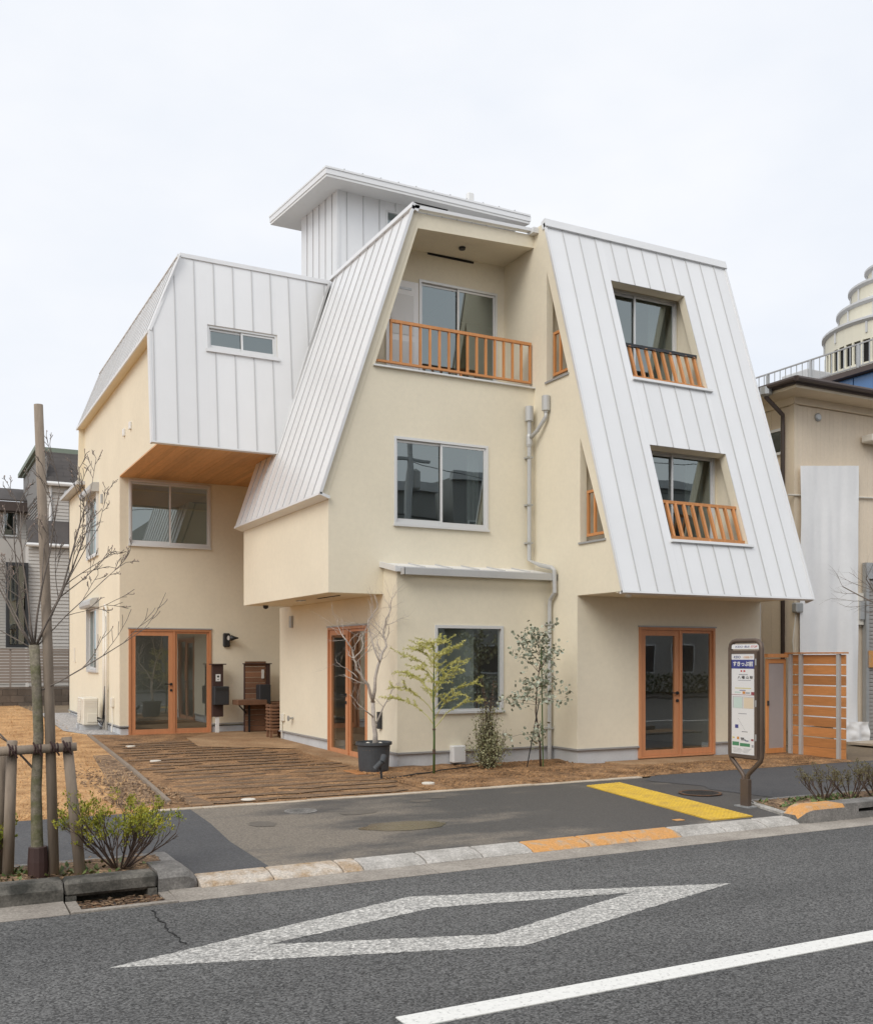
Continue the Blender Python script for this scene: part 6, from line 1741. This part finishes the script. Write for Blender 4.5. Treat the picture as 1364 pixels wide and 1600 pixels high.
# low tiled lean-to roof and dark glazing on its front
p0, p1 = aty(92, 813, HY - .6), aty(108, 852, HY - 1.0)
lt0, lt1 = aty(45, 850, HY - 1.0), aty(112, 850, HY - 1.0)
MB().prism([(lt0.x, lt0.z), (hx0 + 4, lt0.z), (hx0 + 4, lt0.z + .85), (lt0.x, lt0.z + .85)], lambda a, b, d: Vector((a, HY - 1.0 + (b - lt0.z) * .95 + d, b)), 0, .06).build('lower_roof', 'tile', h1)
box('lower_wall', lt0.x, hx0 + 4, HY - .9, HY - .0, .3, lt0.z, 'siding', h1)
clapboard('clapboards', lt0.x, hx0 + 4, HY - .92, .3, lt0.z - .1, 'siding', h1)
MB().tube([(lt0.x - .1, HY - 1.06, lt0.z - .02), (hx0 + 4, HY - 1.06, lt0.z - .02)], .06, 8).build('gutter', 'white', h1)
a, b = aty(9, 1012, HY - 1.0), aty(44, 880, HY - 1.0)
bg = box('bay_window', a.x, b.x, HY - 1.1, HY - .93, a.z, b.z, 'charcoal', h1)
MB().box(a.x + .1, (a.x + b.x) / 2 - .03, HY - 1.12, HY - 1.105, a.z + .1, b.z - .1).build('pane', 'winglass', bg); MB().box((a.x + b.x) / 2 + .03, b.x - .1, HY - 1.12, HY - 1.105, a.z + .1, b.z - .1).build('pane', 'winglass', bg)
MB().lathe(aty(105, 772, HY) + Vector((0, 0, 0)), [(.12, 0), (.12, .12), (.02, .14)], 12, lambda x, y, z: Vector((x, -z, y))).build('dome_vent', 'steel', h1)

QY = 40.0
q0 = aty(-60, 900, QY).x; q1 = aty(33, 900, QY).x
h2 = thing('shingled_house', 'grey shingled house half hidden at the left edge', 'house', (q0, QY, .3))
qe, qr = aty(16, 786, QY).z, aty(16, 766, QY + 1.5).z
box('core', q0, q1 + .2, QY, QY + 7, 0, qe, 'siding', h2)
clapboard('clapboards', q0, q1 + .2, QY - .01, .3, qe, 'siding', h2)
MB().prism([(0, 0), (1.7, 0), (1.7, .06), (0, .06)], lambda a, b, d: Vector((q0 + d, QY - .5 + a * 1.15, qe + a / 1.7 * (qr - qe) + b)), 0, q1 - q0 + .6).build('roof', 'tile', h2)
box('eave', q0, q1 + .5, QY - .55, QY, qe - .35, qe - .02, 'brownroof', h2)
a, b = aty(4, 838, QY), aty(27, 800, QY); wq = box('window', a.x, b.x, QY - .08, QY - .03, a.z, b.z, 'alu', h2); MB().box(a.x + .06, b.x - .06, QY - .095, QY - .085, a.z + .06, b.z - .06).build('pane', 'winglass', wq); box('dark_room', a.x + .06, b.x - .06, QY - .083, QY - .0805, a.z + .06, b.z - .06, 'charcoal', wq)
box('balcony_wall', q0, q1 + .1, QY - 1.2, QY - 1.1, aty(16, 880, QY - 1.2).z, aty(16, 842, QY - 1.2).z, 'siding', h2)

# --- the other side of the street, seen mirrored in the glass
struct(box('far_footway', -60, 120, -10.2, -7.0, -.16, 0.02, 'pave'))
M['facadelight'] = mk('pale render', (0.66, 0.64, 0.58), .85, mottle=(.6, .08))
M['facade'] = mk('grey render', (0.36, 0.36, 0.35), .85, var=.25, mottle=(.6, .1))
for k, (x0, w, h, lab) in enumerate(((-16, 13, 7.0, 'low grey block across the street, mirrored in the wing windows'), (-1.5, 11, 6.2, 'plain grey house across the street opposite the yard'), (11.5, 9, 9.0, 'taller grey block across the street, mirrored in the upper window'), (21.5, 14, 9.7, 'long grey block across the street, mirrored in the shop door'), (38, 12, 9.5, 'far grey block across the street, mirrored at the right'))):
    t = thing('opposite_building', lab, 'building', (x0 + w / 2, -14, 0), 'buildings across the street')
    box('wall', x0, x0 + w, -22, -12.4, 0, h, 'facadelight' if k in (1, 4) else 'facade', t)
    box('parapet', x0 - .1, x0 + w + .1, -12.5, -12.2, h - .15, h + .25, 'towerlip', t)
    n = int(w / 2.4)
    for s in range(int(h / 2.8)):
        for i in range(n):
            xx = x0 + .7 + i * 2.4; z = .9 + s * 2.8
            wv = box('window', xx, xx + 1.5, -12.4, -12.34, z, z + 1.3, 'alu', t); box('pane', xx + .06, xx + 1.44, -12.34, -12.33, z + .06, z + 1.24, 'charcoal', wv)
hgm = MB(); R8 = random.Random(2)
for k in range(9000):
    x, y, z = R8.uniform(8, 45), R8.uniform(-9.6, -8.9), .05 + R8.random() * .85
    d = Vector((R8.gauss(0, 1), R8.gauss(0, 1), R8.gauss(0, 1))).normalized(); hgm.leafquad((x, y, z), d, d.orthogonal().normalized(), R8.uniform(.08, .16))
tag(hgm.build('street_hedge', 'hedgefar', fix=False), 'clipped green hedge across the street mirrored in the shop door', 'hedge', kind='stuff')

for k, (x, lab) in enumerate(((17.2, 'grey utility pole across the street, mirrored in the upper window'), (37.0, 'far grey utility pole across the street'))):
    t = thing('utility_pole', lab, 'utility pole', (x, -8.2, 0), 'utility poles across the street')
    MB().tube([(x, -8.2, 0), (x, -8.2, 11.5)], [.18, .12], 12).build('pole', 'plinth', t)
    for z in (9.3, 10.6): box('cross_arm', x - .9, x + .9, -8.28, -8.14, z, z + .1, 'steel', t)
    MB().lathe((x + .35, -8.5, 8.2), [(.22, 0), (.24, .05), (.24, .75), (.1, .85)], 14).build('transformer', 'pipe', t)
for k, (y, z, lab) in enumerate(((-8.9, 10.75, 'uppermost overhead cable across the street'), (-7.5, 10.75, 'upper overhead cable across the street on the road side'), (-8.7, 9.45, 'middle overhead cable across the street'), (-8.2, 7.2, 'thick low overhead cable across the street'))):
    o = MB().tube([(x, y, z - .9 * math.sin(math.pi * ((x + 23) % 20) / 20)) for x in [-23 + 1.25 * i for i in range(81)]], .03 if k == 3 else .016, 5).build('overhead_cable', 'black')
    tag(o, lab, 'cable', 'overhead cables across the street')
